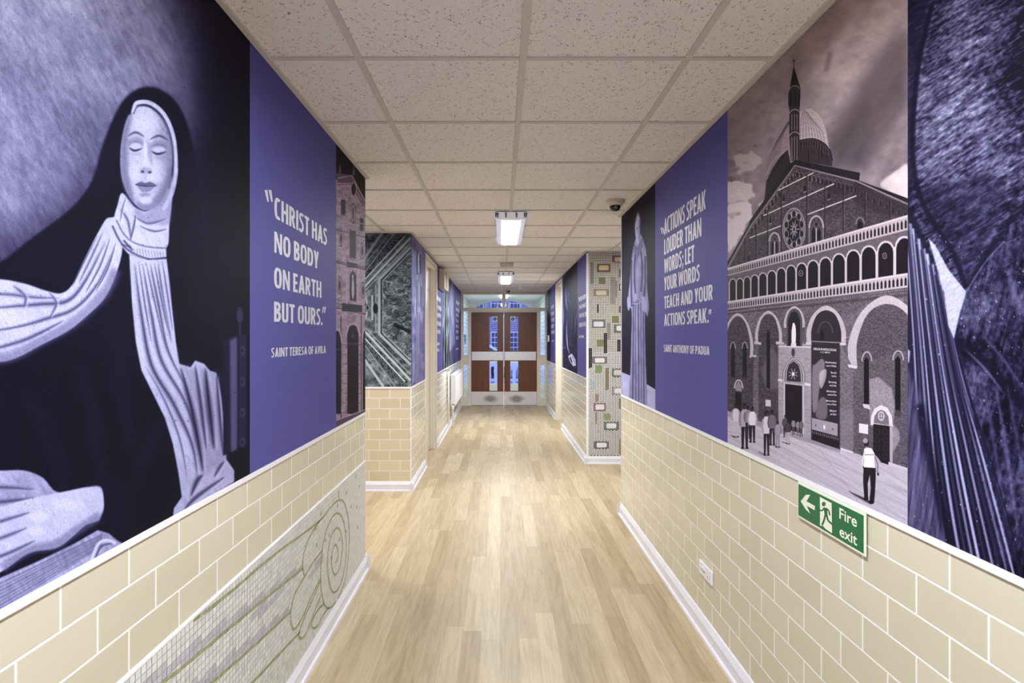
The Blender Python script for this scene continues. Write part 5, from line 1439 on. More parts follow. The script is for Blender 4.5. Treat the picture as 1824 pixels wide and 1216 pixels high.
    def gothic(xl, xr, ya_, sl, sr, ring_, dk, wleg=None):
        xm = (xl + xr)/2
        def outline(e): return [(xl + e, sl), (xl + e*1.02, sl - (sl - ya_)*.35), (xl + (xm - xl)*.35 + e*.7, ya_ + (sl - ya_)*.22 + e*.3), (xm, ya_ + e), (xr - (xr - xm)*.35 - e*.7, ya_ + (sr - ya_)*.22 + e*.3), (xr - e*1.02, sr - (sr - ya_)*.35), (xr - e, sr)]
        c.poly([tuple(p) for p in catmull(outline(0), closed=False)], .64 + (n3 - .5)*.1, 1, .2)
        c.poly([tuple(p) for p in catmull(outline(ring_), closed=False)], dk, 1, .2)
    dk1 = .26 + (n3 - .5)*.18
    # bay 1
    c.poly([(45, 230), (165, 400), (165, 700), (45, 660)], dk1, 1, .3); gothic(22, 166, 205, 410, 408, 14, dk1)
    c.poly([(45, 400), (152, 405), (152, 700), (45, 665)], dk1, 1, .3); c.poly([(150, 405), (182, 402), (182, 412), (150, 415)], .66)
    for x in (71, 127): c.poly([(x - 9, 505), (x - 9, 370), (x, 345), (x + 9, 370), (x + 9, 510)], .05, 1, .2); c.ring(x, 372, 12, 30, 1.2, .6, 1, math.pi, 2*math.pi)
    c.poly([(84, 570), (84, 548), (97, 522), (112, 548), (112, 575)], .5); c.ring(98, 560, 19, 40, 2.2, .66, 1, math.pi, 2*math.pi); c.poly([(82, 575), (112, 580), (112, 695), (82, 690)], .06)
    # bay 2
    gothic(177, 302, 194, 345, 350, 14, dk1); c.poly([(192, 340), (286, 345), (286, 740), (192, 710)], dk1, 1, .3)
    c.poly([(252, 360), (286, 420), (286, 560), (232, 570), (205, 480)], .44, .5, 3)
    c.poly([(230, 555), (230, 300), (238, 282), (247, 300), (247, 565)], .05, 1, .2); c.poly([(225, 612), (250, 615), (250, 645), (225, 643)], .7); c.poly([(172, 338), (205, 343), (205, 355), (172, 350)], .66); c.poly([(275, 338), (312, 343), (312, 356), (275, 352)], .66)
    c.line([(165, 410), (160, 700)], 4, .24, .6, 1)
    # stone portal with niche above
    c.poly([(286, 350), (440, 350), (440, 800), (286, 745)], .56 + (n3 - .5)*.12, 1, .3)
    gothic(313, 410, 172, 275, 272, 11, .3); c.poly([(324, 265), (398, 265), (398, 362), (324, 362)], .3)
    c.poly([(332, 360), (332, 240), (345, 205), (360, 196), (376, 205), (388, 240), (388, 360)], .09, 1, .2)
    c.poly([(352, 265), (358, 252), (366, 265), (369, 300), (366, 348), (350, 348), (348, 300)], .82, 1, .3, smooth=True); c.ell(358, 258, 5, 7, .85); c.poly([(345, 346), (371, 346), (370, 364), (346, 364)], .75)
    c.line([(286, 362), (440, 366)], 1.8, .76); c.ell(356, 390, 8, 20, .2, .9, .4)
    for k in range(6): c.line([(286, 395 + k*55), (310, 397 + k*55)], .6, .4, .8); c.line([(412, 420 + k*60), (440, 424 + k*60)], .6, .4, .8)
    for e, v_ in ((0, .44), (6, .7), (11, .3), (16, .62), (21, .2)):
        c.poly([(303 + e, 525), (305 + e, 480), (325 + e*.5, 435 + e*.6), (358, 410 + e), (392 - e*.5, 437 + e*.6), (412 - e, 485), (414 - e, 530)], v_, 1, .2, smooth=False)
    for k in range(8):
        a_ = k*math.pi/8*1.0 + .2; c.line([(356, 492), (356 + 22*math.cos(a_*2), 492 + 26*math.sin(a_*2))], 1.0, .7, .9)
    c.ell(356, 492, 6, 9, .8)
    c.poly([(284, 514), (306, 518), (306, 528), (284, 524)], .74); c.poly([(410, 532), (438, 538), (438, 550), (410, 544)], .74)
    c.poly([(318, 535), (398, 545), (398, 772), (318, 750)], .07, 1, .3); c.line([(314, 530), (314, 750)], 2, .7); c.line([(404, 540), (404, 775)], 2, .7)
    c.line([(318, 535), (400, 545)], 2, .66)
    # bay 4 with the long banner
    gothic(420, 604, 170, 345, 348, 22, .16); c.poly([(441, 335), (580, 340), (580, 355), (441, 350)], .3)
    c.ring(508, 300, 34, 55, 2.0, .3, 1, math.pi, 2*math.pi); c.poly([(484, 335), (484, 300), (493, 280), (502, 300), (502, 335)], .04)
    c.poly([(575, 345), (605, 345), (605, 357), (575, 357)], .7); c.poly([(416, 342), (442, 342), (442, 354), (416, 354)], .7)
    c.poly([(443, 338), (576, 345), (576, 845), (443, 805)], .17 + (n3 - .5)*.04, 1, .2); c.line([(443, 338), (576, 345)], 1.6, .5)
    c.poly([(444, 698), (566, 726), (566, 785), (444, 752)], .56); c.poly([(444, 755), (575, 790), (575, 845), (444, 806)], .10)
    for k in range(14): c.line([(447 + k*9.2, 760 + k*2.4), (447 + k*9.2, 772 + k*2.4)], .8, .6)
    c.ell(503, 742, 5, 11, .8); c.ell(462, 733, 3, 6, .3); c.ell(543, 752, 3, 6, .3)
    # soft pale shapes on the banner (no recognisable drawing)
    c.poly([(446, 470), (462, 445), (490, 420), (505, 440), (500, 500), (480, 560), (470, 650), (448, 660)], .48, .9, 1.4, smooth=True)
    c.poly([(470, 640), (490, 600), (515, 620), (512, 700), (465, 695)], .42, .9, 1.4, smooth=True); c.poly([(480, 490), (512, 470), (508, 520), (486, 560)], .66, .8, 1, smooth=True)
    # bay 5
    gothic(618, 985, 122, 452, 470, 40, .30 + (n3 - .5)*.2)
    c.poly([(660, 440), (897, 380), (897, 950), (660, 870)], .33 + (n3 - .5)*.2, 1, .4)
    c.poly([(718, 700), (715, 520), (760, 505), (820, 560), (838, 640), (828, 730), (856, 760), (860, 800), (830, 860), (720, 720)], .56 + (n3 - .5)*.16, .8, 2)
    c.poly([(580, 350), (632, 450), (640, 455), (640, 870), (580, 845)], .40 + (n3 - .5)*.2, 1, .3); c.poly([(575, 655), (640, 660), (640, 865), (580, 845)], .5, .4, 2)
    c.poly([(612, 445), (660, 455), (656, 468), (618, 460)], .72)
    for x, y0_, y1_, w in ((702, 410, 630, 12), (850, 405, 658, 13)):
        c.poly([(x - w, y1_), (x - w, y0_ + 20), (x, y0_), (x + w, y0_ + 20), (x + w, y1_ + 8)], .05, 1, .3); c.ring(x + 2, y0_ + 22, w*1.9, 44, 2.2, .62, 1, math.pi, 2*math.pi)
    c.poly([(684, 632), (715, 636), (722, 660), (690, 650)], .7); c.poly([(838, 660), (866, 664), (866, 690), (834, 690)], .26)
    # small right door with tympanum
    c.poly([(722, 730), (724, 690), (740, 655), (770, 638), (800, 650), (822, 690), (826, 735)], .74, 1, .3); c.poly([(736, 722), (740, 690), (755, 668), (772, 660), (790, 668), (806, 692), (810, 735)], .42); c.ring(772, 690, 13, 20, 1.6, .74); c.line([(760, 690), (784, 690)], 1, .74); c.line([(772, 670), (772, 710)], 1, .74)
    c.line([(722, 728), (828, 738)], 2.6, .78)
    c.poly([(734, 726), (812, 736), (812, 920), (734, 896)], .09, 1, .2); c.poly([(812, 734), (826, 736), (826, 925), (812, 920)], .6)
    for i in range(2):
        for j in range(4): c.ring(753 + i*38, 765 + j*38, 11, 13, .7, .26)
    c.poly([(667, 724), (710, 730), (710, 775), (667, 768)], .78); 
    for p in ([(640, 860), (650, 825), (690, 840), (690, 880)], [(862, 910), (890, 915), (890, 945)]): c.line(p, 1, .08)
    c.line([(645, 855), (690, 845)], .8, .1); c.line([(650, 828), (690, 878)], .8, .1)
    c.poly([(580, 838), (640, 858), (640, 872), (580, 852)], .76); c.poly([(806, 905), (897, 935), (897, 950), (806, 922)], .7)
    # paved square
    n5 = c.noise(60, 3, 26, 4, rot=.5)
    c.poly([(45, 665), (150, 700), (440, 800), (580, 850), (660, 868), (730, 895), (806, 920), (897, 948), (897, 1330), (45, 1330)], .66 + (n5 - .5)*.12 + (n3 - .5)*.05, 1, .3)
    for p in ([(480, 845), (640, 1060), (700, 1150)], [(45, 760), (240, 800), (600, 1000), (890, 1180)], [(200, 740), (520, 900), (897, 1050)]): c.line(p, .8, .48, .6, .3)
    c.poly([(45, 665), (440, 800), (580, 850), (575, 862), (430, 815), (45, 690)], .42, .5, 1)
    # passers-by
    def person(x, yt, yb_, top, leg, w=1.0, stride=0.0):
        h = yb_ - yt; r = h*.056
        c.ell(x, yt + r*1.15, r*.8, r*1.15, .07, 1, .2); c.ell(x + r*.2, yt + r*1.6, r*.4, r*.55, .4, .5, .3)
        b = h*.095*w
        c.poly([(x - b*.5, yt + h*.14), (x + b*.5, yt + h*.14), (x + b, yt + h*.20), (x + b*1.05, yt + h*.40), (x + b*.8, yt + h*.54), (x - b*.8, yt + h*.54), (x - b*1.05, yt + h*.40), (x - b, yt + h*.20)], top, 1, .3)
        for s in (-1, 1):
            c.line([(x + s*b*1.0, yt + h*.2), (x + s*b*1.25, yt + h*.36), (x + s*b*1.0, yt + h*.5)], h*.016, top*.8, 1, .2)
            c.poly([(x + s*b*.02, yt + h*.52), (x + s*b*.85, yt + h*.52), (x + s*(b*.75 + stride), yt + h*.97), (x + s*(b*.25 + stride), yt + h*.97)], leg, 1, .2)
            c.poly([(x + s*(b*.2 + stride), yt + h*.96), (x + s*(b*.85 + stride), yt + h*.96), (x + s*(b*.95 + stride), yb_), (x + s*(b*.2 + stride), yb_)], .06, 1, .2)
    for p in ((85, 632, 790, .72, .66), (127, 628, 845, .6, .08, .95), (143, 640, 795, .5, .14), (163, 645, 815, .78, .12), (230, 662, 876, .72, .10, .8), (257, 662, 828, .40, .14), (283, 712, 838, .55, .5), (318, 684, 790, .3, .2), (331, 706, 822, .26, .6), (357, 700, 778, .5, .3), (378, 706, 782, .5, .4), (394, 704, 786, .4, .3)): person(*p)
    for a_, b_ in (((60, 778), (85, 792)), ((110, 830), (127, 845)), ((190, 856), (230, 877)), ((240, 815), (258, 828)), ((268, 830), (283, 839)), ((300, 808), (330, 822))): c.poly([a_, (b_[0], b_[1] - 4), (b_[0] + 4, b_[1] + 2), (a_[0] + 3, a_[1] + 5)], .16, .8, .4)
    # nearest man, seen from behind
    c.poly([(612, 1040), (640, 1052), (700, 1078), (735, 1100), (722, 1106), (650, 1066)], .18, .85, .6)
    c.ell(702, 818, 13, 20, .13, 1, .3); c.ell(697, 806, 12, 12, .62, .9, .8); c.poly([(696, 832), (712, 832), (714, 846), (694, 846)], .4)
    c.poly([(690, 845), (704, 838), (726, 842), (740, 866), (744, 905), (742, 938), (690, 938), (692, 900)], .90, 1, .3); c.line([(692, 872), (738, 872)], 1.6, .4)
    c.line([(694, 855), (683, 900), (686, 930)], 2.6, .76, 1, .2); c.line([(686, 925), (690, 938)], 2.2, .34)
    c.poly([(738, 870), (752, 880), (770, 905), (760, 915), (764, 960), (748, 958), (740, 920)], .62, 1, .4); c.line([(742, 880), (756, 920), (752, 955)], 1.2, .3)
    c.ell(757, 963, 5, 8, .2)
    c.poly([(688, 930), (746, 934), (746, 985), (742, 1060), (738, 1096), (716, 1090), (722, 1030), (718, 965), (708, 1010), (710, 1075), (692, 1075), (686, 1000)], .10, 1, .3)
    c.poly([(690, 1072), (712, 1074), (710, 1086), (690, 1084)], .05); c.poly([(714, 1088), (740, 1094), (734, 1104), (714, 1102)], .05)
    return c
cv = art_basilica()
tb = lambda U, V: 1.13*np.stack([1.03 - np.clip(V/900, 0, 1)*.07, .955 + np.clip(V/900, 0, 1)*.015, .90 + np.clip(V/900, 0, 1)*.14], -1)  # warm upper and lavender lower room light painted into the print colour
o = print_panel('basilica_panel', cv, Rw, 1619, 1297.2, ZB, ZT, 520, 1150, STONE, M['print_soft'], tint=tb)
tag(o, 'sepia photo print of a domed brick basilica and its square on the right wall', 'wall graphic')
m = MB()
Bp = lambda x, y: (1280 + x*.37815, 480 + y*.37829)
def banner_line(s, x0, x1, yb_, yc_):
    a = Bp(x0, yb_); b = Bp(x1, yb_)
    # lettering follows the print's own slight slope
    v, f = text_mesh(s, .012); xs = [p[0] for p in v]; c0, c1 = cap_h(.012); n = len(m.v)
    for p in v:
        fx = (p[0] - min(xs))/(max(xs) - min(xs)); fy = (p[1] - c0)/(c1 - c0)
        x = x0 + (x1 - x0)*fx; y = yb_ + (yc_ - yb_)*fy + (x - x0)*.06
        m.v.append(Rw(*Bp(x, y), .0034))
    for q in f: m.f.append(tuple(n + i for i in q)); m.mi.append(0); m.c.append(None)
banner_line('IUBILAEUM MISERICORDIAE', 452, 560, 378, 367); banner_line('A. D. MMXVI', 484, 530, 392, 384)
for k, (a_, b_) in enumerate((('Misericordiosi', 'come il Padre'), ('Merciful', 'like the Father'), ('Barmherzig', 'wie der Vater'), ('Miséricordieux', 'comme le Père'), ('Misericordiosos', 'como el Padre'), ('Miłosierni', 'jak Ojciec'))):
    y = (440, 489, 533, 576, 621, 668)[k]
    x0_ = (508, 534, 524, 514, 512, 528)[k]
    banner_line(a_, x0_, 560, y, y - 9); banner_line(b_, x0_ + 4, 560, y + 16, y + 7)
m.build('banner_lettering', M['text'], o, fix=False)

# ---- far panels -------------------------------------------------------
# left, beyond the cream door
def streak_art(u0, u1, seed, lo, hi, px_, py_, gain=2.0, rot=0.05):
    c = Cv(u0, 380, u1, 720, 4.0, lo)
    n = c.noise(px_, py_, seed, 4, rot=rot); n2 = c.noise(px_*2.4, 60, seed + 1, 3)
    c.a[:] = np.clip(lo + (n - .5)*gain*(hi - lo) + (n2 - .3)*(hi - lo)*.9, 0, 1)
    return c
def blurred_text(m, wall, u0, u1, rows, vh, seed, off=.0035):
    """small far lettering that cannot be read in the photograph: uneven upright strokes"""
    rs = np.random.default_rng(seed)
    for v in rows:
        r = u1 - (u1 - u0)*.28*rs.random()
        k = u0
        while k < r - .15:
            w = .12 + .3*rs.random()
            if rs.random() > .12:
                a = wall(k, v, off); b = wall(min(k + w, r), v, off); h = vh * a[1] / F
                zt_ = EYE + (CY - v) * wall(u0, v)[1] / F
                s = rs.random()
                z0_, z1_ = zt_ - h*(1 if s < .8 else .6), zt_ - h*(0 if s > .2 else .25)
                m.face([(a[0], a[1], z0_), (b[0], b[1], z0_), (b[0], b[1], z1_), (a[0], a[1], z1_)])
            k += w + .08
g1 = DL1 + .062
q = sheet('quote_panel', Lw, g1, dL(788), M['purple'], 'violet quotation panel just past the cream door on the left wall')
m = MB(); blurred_text(m, Lw, 777.6, 785.5, (526, 542, 556, 571, 586), 8, 1); blurred_text(m, Lw, 777.6, 783, (610, 621), 5, 2); m.build('lettering', M['text'], q, fix=False)
cv = streak_art(786, 803, 51, .16, .62, 1.2, 16, 2.6)
for x, v_ in ((791, .85), (795.5, .85), (799, .7)): cv.line([(x, 510), (x + .4, 600), (x - .3, 670)], .7, v_, .8, .2)
o = print_panel('waterfall_panel', cv, Lw, 788, 800.4, ZB, ZT, 60, 380, GREY, M['print_soft'])
tag(o, 'grey green streaked print below the wall unit on the left wall', 'wall graphic')
cv = streak_art(798, 812, 52, .34, .70, 1.0, 40, 1.4)
cv.poly([(803.6, 512), (807, 512), (808.6, 560), (808.8, 640), (803, 650), (802.8, 560)], .68, .8, 1.0, smooth=True); cv.ell(805.6, 520, .9, 8, .5, .9, .4)
for k in range(6): cv.line([(803 + k, 560 + k*6), (803.4 + k, 620 + k*7)], .5, .25, .7, .2)
cv.poly([(800, 628), (810, 612), (810, 700), (800, 700)], .2, .6, 2)
o = print_panel('robed_figure_panel', cv, Lw, 800.4, 810, ZB, ZT, 50, 380, NAVY, M['print_soft'])
tag(o, 'lilac print of a blurred robed figure above the radiator on the left wall', 'wall graphic')
q = sheet('quote_panel', Lw, dL(810), YEND - .055, M['purple'], 'violet quotation panel nearest the double doors on the left wall')
m = MB(); blurred_text(m, Lw, 812, 818, (534, 547, 557, 567, 577, 587, 598), 6.5, 3); blurred_text(m, Lw, 812, 817.5, (620,), 3.4, 4); m.build('lettering', M['text'], q, fix=False)

# right, past the mosaic
q = sheet('quote_panel', Rw, YRB + .002, dR(1029), M['purple'], 'violet panel beside the tall mosaic with the quotation Begin now to be what')
m = MB()
XJ = lambda x, y: (965 + x*.19737, 440 + y*.19737)
for s, x0_, x1_, yb_, yc_ in (('BEGIN NOW', 339, 400, 492, 452), ('TO BE WHAT', 339, 402, 562, 527), ('YOU WILL BE', 339, 407, 640, 602), ('HEREAFTER.', 339, 401, 722, 684), ('SAINT JEROME', 338, 384, 820, 796)):
    a = XJ(x0_, yb_); b = XJ(x1_, yc_); caps_to(m, s, a[0], b[0], a[1], b[1], Rw, t_)
slash_quotes(m, Rw, (1030.6, 1031.4), 529, 535, .55, .35); slash_quotes(m, Rw, (1044.2, 1044.9), 575, 579, .5, -.3)
m.build('lettering', M['text'], q, fix=False)
def art_elder():
    c = Cv(1000, 440, 1032, 680, 4.0, .05); c.map = lambda x, y: XJ(x, y)
    n = c.noise(4, 12, 61, 4); c.a[:] = .05 + (n - .5)*.08 + .05*np.clip((V_ if False else c.V - 440)/240, 0, 1)
    for p, w, v in (([(222, 345), (218, 420), (225, 520), (240, 580)], 1.5, .62), ([(242, 390), (240, 460), (262, 520)], 1.3, .5), ([(232, 640), (228, 760), (236, 900), (262, 985)], 1.8, .72), ([(268, 560), (275, 660), (262, 800), (258, 900)], 1.2, .42), ([(310, 600), (305, 700), (298, 800)], 1.2, .5), ([(322, 580), (312, 650)], 1.6, .4), ([(195, 520), (200, 620), (196, 720)], 1.2, .5)):
        c.line(p, w, v, .85, .5, smooth=True, taper=True)
    c.ell(236, 430, 14, 60, .28, .6, 1.5); c.ell(250, 700, 26, 130, .16, .6, 3)
    c.poly([(240, 985), (275, 960), (305, 1010), (312, 1070), (285, 1075), (262, 1040)], .8, 1, .5); c.poly([(252, 1000), (262, 985), (280, 1040), (268, 1040)], .1, .9, .3); c.line([(278, 980), (300, 1050)], .8, .2, .8, .2)
    rs = np.random.default_rng(8)
    for k in range(46): c.ell(195 + 120*rs.random(), 860 + 260*rs.random(), 1.5 + 3*rs.random(), 3 + 9*rs.random(), .5, .6, .3, n=10)
    return c
cv = art_elder()
o = print_panel('dark_figure_panel', cv, Rw, 1029, 1003.2, ZB, ZT, 80, 420, NAVY, M['print_soft'])
tag(o, 'nearly black print with pale streaks of a stooping figure on the right wall', 'wall graphic')
q = sheet('quote_panel', Rw, DR1 + .062, dR(981), M['purple'], 'violet quotation panel between the double doors and the cream door on the right wall')
m = MB(); blurred_text(m, Rw, 982, 988.2, (545, 556, 567, 578, 588), 7, 5); blurred_text(m, Rw, 983, 987.5, (605,), 3.4, 6); m.build('lettering', M['text'], q, fix=False)
cv = streak_art(973, 983, 55, .10, .26, .8, 60, 1.0)
o = print_panel('dark_figure_panel', cv, Rw, 981, 975.6, ZB, ZT, 30, 380, NAVY, M['print_soft'])
tag(o, 'narrow dark blue print on the right wall closest to the double doors', 'wall graphic')

# ------------------------------------------------------------------ mosaics
M['mosaic'] = vcol_mat('glass_mosaic_tesserae', rough=.25, grain=.05, gscale=60)
M['grout_dark'] = plain('grey_mosaic_grout', (122, 118, 112), .85)
M['grout_pale'] = plain('pale_mosaic_grout', (186, 190, 184), .8)
def lc(c, j=0.0):
    f = 1 + j*(random.random()*2 - 1); return tuple(min(1, x*f) for x in lin(c)[:3]) + (1,)

# low mosaic on the left wall: real tesserae, a rolled scroll in olive line-work
mz0, mz1 = .090, .682
root = empty('scroll_mosaic', (XL, 2.2, mz0)); tag(root, 'pale mosaic of a rolled column scroll with olive outlines, low on the left wall', 'mosaic')
m = MB(); m.box(XL + .0003, XL + .0035, .2, YLA - .002, mz0, mz1); m.build('backing', M['grout_pale'], root)
m = MB(); m.box(XL + .0003, XL + .006, .2, YLA - .002, mz1, mz1 + .006); m.build('edge_strip', M['cap'], root)
C3 = lambda x, y: (400 + x*.44084, 680 + y*.44079)
def C3w(x, y):
    p = Lw(*C3(x, y)); return (p[1], p[2])
def extend(p, q_, k):
    return (p[0] + (p[0] - q_[0])*k, p[1] + (p[1] - q_[1])*k)
bands = []
for poly in ([(0, 962), (310, 735), (310, 757), (0, 1003)], [(0, 1112), (270, 900), (266, 925), (0, 1162)], [(95, 950), (240, 818), (235, 850), (95, 985)]):
    w = [C3w(*p) for p in poly]
    if poly[0][0] == 0:
        w[0] = extend(w[0], w[1], .9); w[3] = extend(w[3], w[2], .9)
    bands.append(w)
for poly in ([(330, 790), (395, 690), (395, 730), (345, 800)],):
    bands.append([C3w(*p) for p in poly])
def inside(p, poly):
    x, y = p; r = False
    for (ax, ay), (bx, by) in zip(poly, poly[1:] + poly[:1]):
        if (ay > y) != (by > y) and x < ax + (y - ay)*(bx - ax)/(by - ay): r = not r
    return r
m = MB(); pt = .0205; xo = XL + .0048
yy = .21
ny = int((YLA - .21)/pt); nz_ = int((mz1 - mz0)/pt)
pt_y = (YLA - .212)/ny; pt_z = (mz1 - mz0)/nz_
for j in range(nz_):
    sh = (j % 2)*.5*pt_y if j < nz_ else 0
    for i in range(ny):
        a = .21 + i*pt_y + sh*.0; b = a + pt_y*.90; z = mz0 + j*pt_z; zz = z + pt_z*.90
        ce = ((a + b)/2, (z + zz)/2)
        col = (228, 231, 227); jit = .06
        if ce[0] < 2.9 and random.random() < .3: col = (217, 223, 217)
        for bd in bands:
            if inside(ce, bd): col = (198, 196, 203); jit = .10
        if ce[0] > 2.55 and random.random() < .022 and z > .32: col = (176, 176, 164)
        m.face([(xo, a, z), (xo, b, z), (xo, b, zz), (xo, a, zz)], 0, lc(col, jit))
m.build('tesserae', M['mosaic'], root, fix=False)['kind'] = 'stuff'
lines = [
 [(-330, 1075), (-150, 975), (0, 862), (75, 800), (150, 735), (225, 675), (300, 622), (380, 560), (430, 500), (460, 477), (480, 490), (494, 540), (500, 600), (498, 690), (487, 780), (466, 850), (440, 895), (418, 914), (400, 900), (388, 850), (384, 790), (386, 720), (394, 650), (410, 590), (432, 545), (452, 530), (470, 545), (482, 590), (488, 650), (486, 710), (476, 780), (458, 830), (438, 850), (424, 830), (414, 780), (412, 720), (418, 660), (432, 610), (450, 590), (464, 605), (472, 650), (470, 700), (460, 750), (444, 778), (432, 760), (428, 715), (434, 675), (444, 658), (453, 675), (454, 705), (446, 728)],
 [(378, 562), (345, 615), (325, 660), (312, 712), (311, 755), (318, 785)],
 [(392, 678), (350, 735), (310, 800), (280, 855), (265, 915), (263, 965), (272, 998), (290, 985), (315, 940), (345, 870), (385, 790)],
 [(386, 850), (360, 890), (330, 870)][:0],
 [(384, 800), (350, 880), (315, 960), (296, 1010), (298, 1034), (315, 1030), (335, 990), (358, 930), (388, 855)],
 [(398, 895), (370, 925), (348, 970), (352, 994), (372, 985), (395, 940), (416, 912)],
 [(-420, 1330), (-200, 1170), (0, 1005), (150, 882), (310, 755)],
 [(-330, 1440), (-150, 1290), (0, 1165), (130, 1050), (265, 925)],
 [(-120, 1400), (0, 1300), (110, 1210), (200, 1115), (300, 1010)],
]
m = MB(); xo2 = XL + .0056
for ln_ in lines:
    if len(ln_) < 3: continue
    p = catmull([C3w(*q_) for q_ in ln_], closed=False, n=12)
    seg = np.hypot(*np.diff(p, axis=0).T); cum = np.concatenate([[0], np.cumsum(seg)])
    step = .0165
    for t in np.arange(step/2, cum[-1], step):
        y_ = np.interp(t, cum, p[:, 0]); z_ = np.interp(t, cum, p[:, 1])
        y2 = np.interp(t + .002, cum, p[:, 0]); z2 = np.interp(t + .002, cum, p[:, 1])
        if not (.22 < y_ < YLA - .02 and mz0 + .008 < z_ < mz1 - .004): continue
        l = math.hypot(y2 - y_, z2 - z_) or 1; tx, tz = (y2 - y_)/l, (z2 - z_)/l
        h = step*.46; w = .0054
        q4 = [(xo2, y_ + tx*a*h - tz*b*w, z_ + tz*a*h + tx*b*w) for a, b in ((-1, -1), (1, -1), (1, 1), (-1, 1))]
        m.face(q4, 0, lc((164, 164, 122), .16))
m.build('olive_outline', M['mosaic'], root, fix=False)

# tall mosaic on the right return wall
G = Fw(YRB)
D1 = lambda x, y: (1030 + x*.17274, 430 + y*.17270)
D2 = lambda x, y: (1030 + x*.17274, 620 + y*.17270)
root = empty('stone_mosaic', (1.6, YRB, .09)); tag(root, 'tall white mosaic with framed stone tablets on the wall beyond the right opening', 'mosaic')
x0_, x1_ = XR + .022, XR + 1.30; z0_, z1_ = .090, CEIL - .008
m = MB(); m.box(x0_, x1_, YRB - .0035, YRB - .0003, z0_, z1_); m.build('backing', M['grout_dark'], root)
def rrect(cx_, cz_, hw_, hh_, r, n=6):
    out = []
    for sx, sz, a0 in ((1, 1, 0), (-1, 1, 90), (-1, -1, 180), (1, -1, 270)):
        for k in range(n + 1):
            a = math.radians(a0 + 90*k/n); out.append((cx_ + sx*(hw_ - r) + r*math.cos(a), cz_ + sz*(hh_ - r) + r*math.sin(a)))
    return out
def toG(q_): p = G(*q_); return (p[0], p[2])
# tablets: (map, centre x, y, half width, half height, frame colour, stone colour)
tabs = [(D1, 262, 272, 70, 38, (128, 104, 92), (206, 188, 148)), (D1, 425, 185, 72, 34, (120, 106, 100), (206, 196, 178)), (D1, 235, 530, 72, 36, (160, 146, 128), (206, 192, 172)), (D1, 470, 470, 52, 38, (104, 116, 108), (206, 204, 192)), (D1, 480, 702, 58, 38, (122, 82, 90), (206, 186, 158)), (D1, 208, 852, 70, 40, (124, 124, 130), (214, 214, 218)), (D1, 445, 895, 72, 40, (118, 126, 118), (214, 214, 212)),
        (D2, 220, 125, 70, 36, (126, 126, 140), (226, 220, 210)), (D2, 418, 252, 74, 42, (112, 126, 118), (206, 200, 196)), (D2, 425, 440, 74, 40, (170, 168, 166), (222, 218, 220)), (D2, 222, 606, 64, 42, (158, 112, 124), (222, 222, 222)), (D2, 340, 800, 70, 40, (122, 130, 130), (226, 226, 230)), (D2, 240, 998, 72, 36, (120, 120, 126), (228, 228, 232)),
        (D1, 640, 330, 70, 38, (126, 108, 96), (206, 196, 170)), (D1, 690, 640, 70, 38, (124, 124, 130), (214, 214, 218)), (D2, 650, 100, 70, 38, (112, 126, 118), (206, 200, 196)), (D2, 640, 640, 70, 40, (158, 112, 124), (222, 222, 222)), (D2, 700, 940, 70, 38, (122, 130, 130), (226, 226, 230))]
holes = []
for mp_, a, b, hw_, hh_, fc, sc2 in tabs:
    cx_, cz_ = toG(mp_(a, b)); e = toG(mp_(a + hw_, b - hh_)); holes.append((cx_, cz_, e[0] - cx_, e[1] - cz_, fc, sc2))
accents = []   # coloured rectangles of tesserae
for mp_, xa, ya_, xb, yb_, cc in ((D1, 215, 375, 268, 432, (122, 140, 72)), (D1, 425, 282, 470, 360, (122, 138, 74)), (D1, 355, 778, 415, 840, (126, 140, 80)), (D1, 196, 1010, 270, 1086, (130, 148, 82)), (D2, 172, 180, 240, 250, (150, 172, 100)), (D2, 272, 675, 334, 735, (166, 186, 122)),
        (D1, 190, 655, 210, 735, (22, 22, 24)), (D1, 274, 938, 292, 1146, (22, 22, 24)), (D1, 410, 1012, 428, 1132, (22, 22, 24)), (D1, 115, 1132, 133, 1216, (22, 22, 24)), (D2, 112, 0, 132, 195, (22, 22, 24)), (D2, 280, 0, 294, 42, (22, 22, 24)), (D2, 412, 0, 428, 26, (22, 22, 24)),
        (D2, 282, 210, 302, 425, (150, 138, 96)), (D2, 180, 478, 198, 550, (168, 148, 136)), (D2, 174, 665, 194, 768, (168, 148, 136)), (D2, 430, 530, 444, 625, (156, 144, 100)), (D2, 430, 940, 446, 1090, (176, 164, 110)),
        (D1, 340, 365, 380, 640, (168, 166, 158)), (D1, 380, 400, 400, 580, (152, 152, 146)), (D1, 130, 220, 150, 440, (150, 150, 144)), (D1, 300, 850, 335, 1000, (158, 160, 156)), (D2, 120, 330, 170, 420, (206, 222, 222))):
    A_ = toG(mp_(xa, ya_)); B_ = toG(mp_(xb, yb_)); accents.append((min(A_[0], B_[0]), max(A_[0], B_[0]), min(A_[1], B_[1]), max(A_[1], B_[1]), cc))
m = MB(); yf = YRB - .0052
pitch = .0196
nx = int((x1_ - x0_)/pitch); nz_ = int((z1_ - z0_)/pitch); px_ = (x1_ - x0_)/nx; pz_ = (z1_ - z0_)/nz_
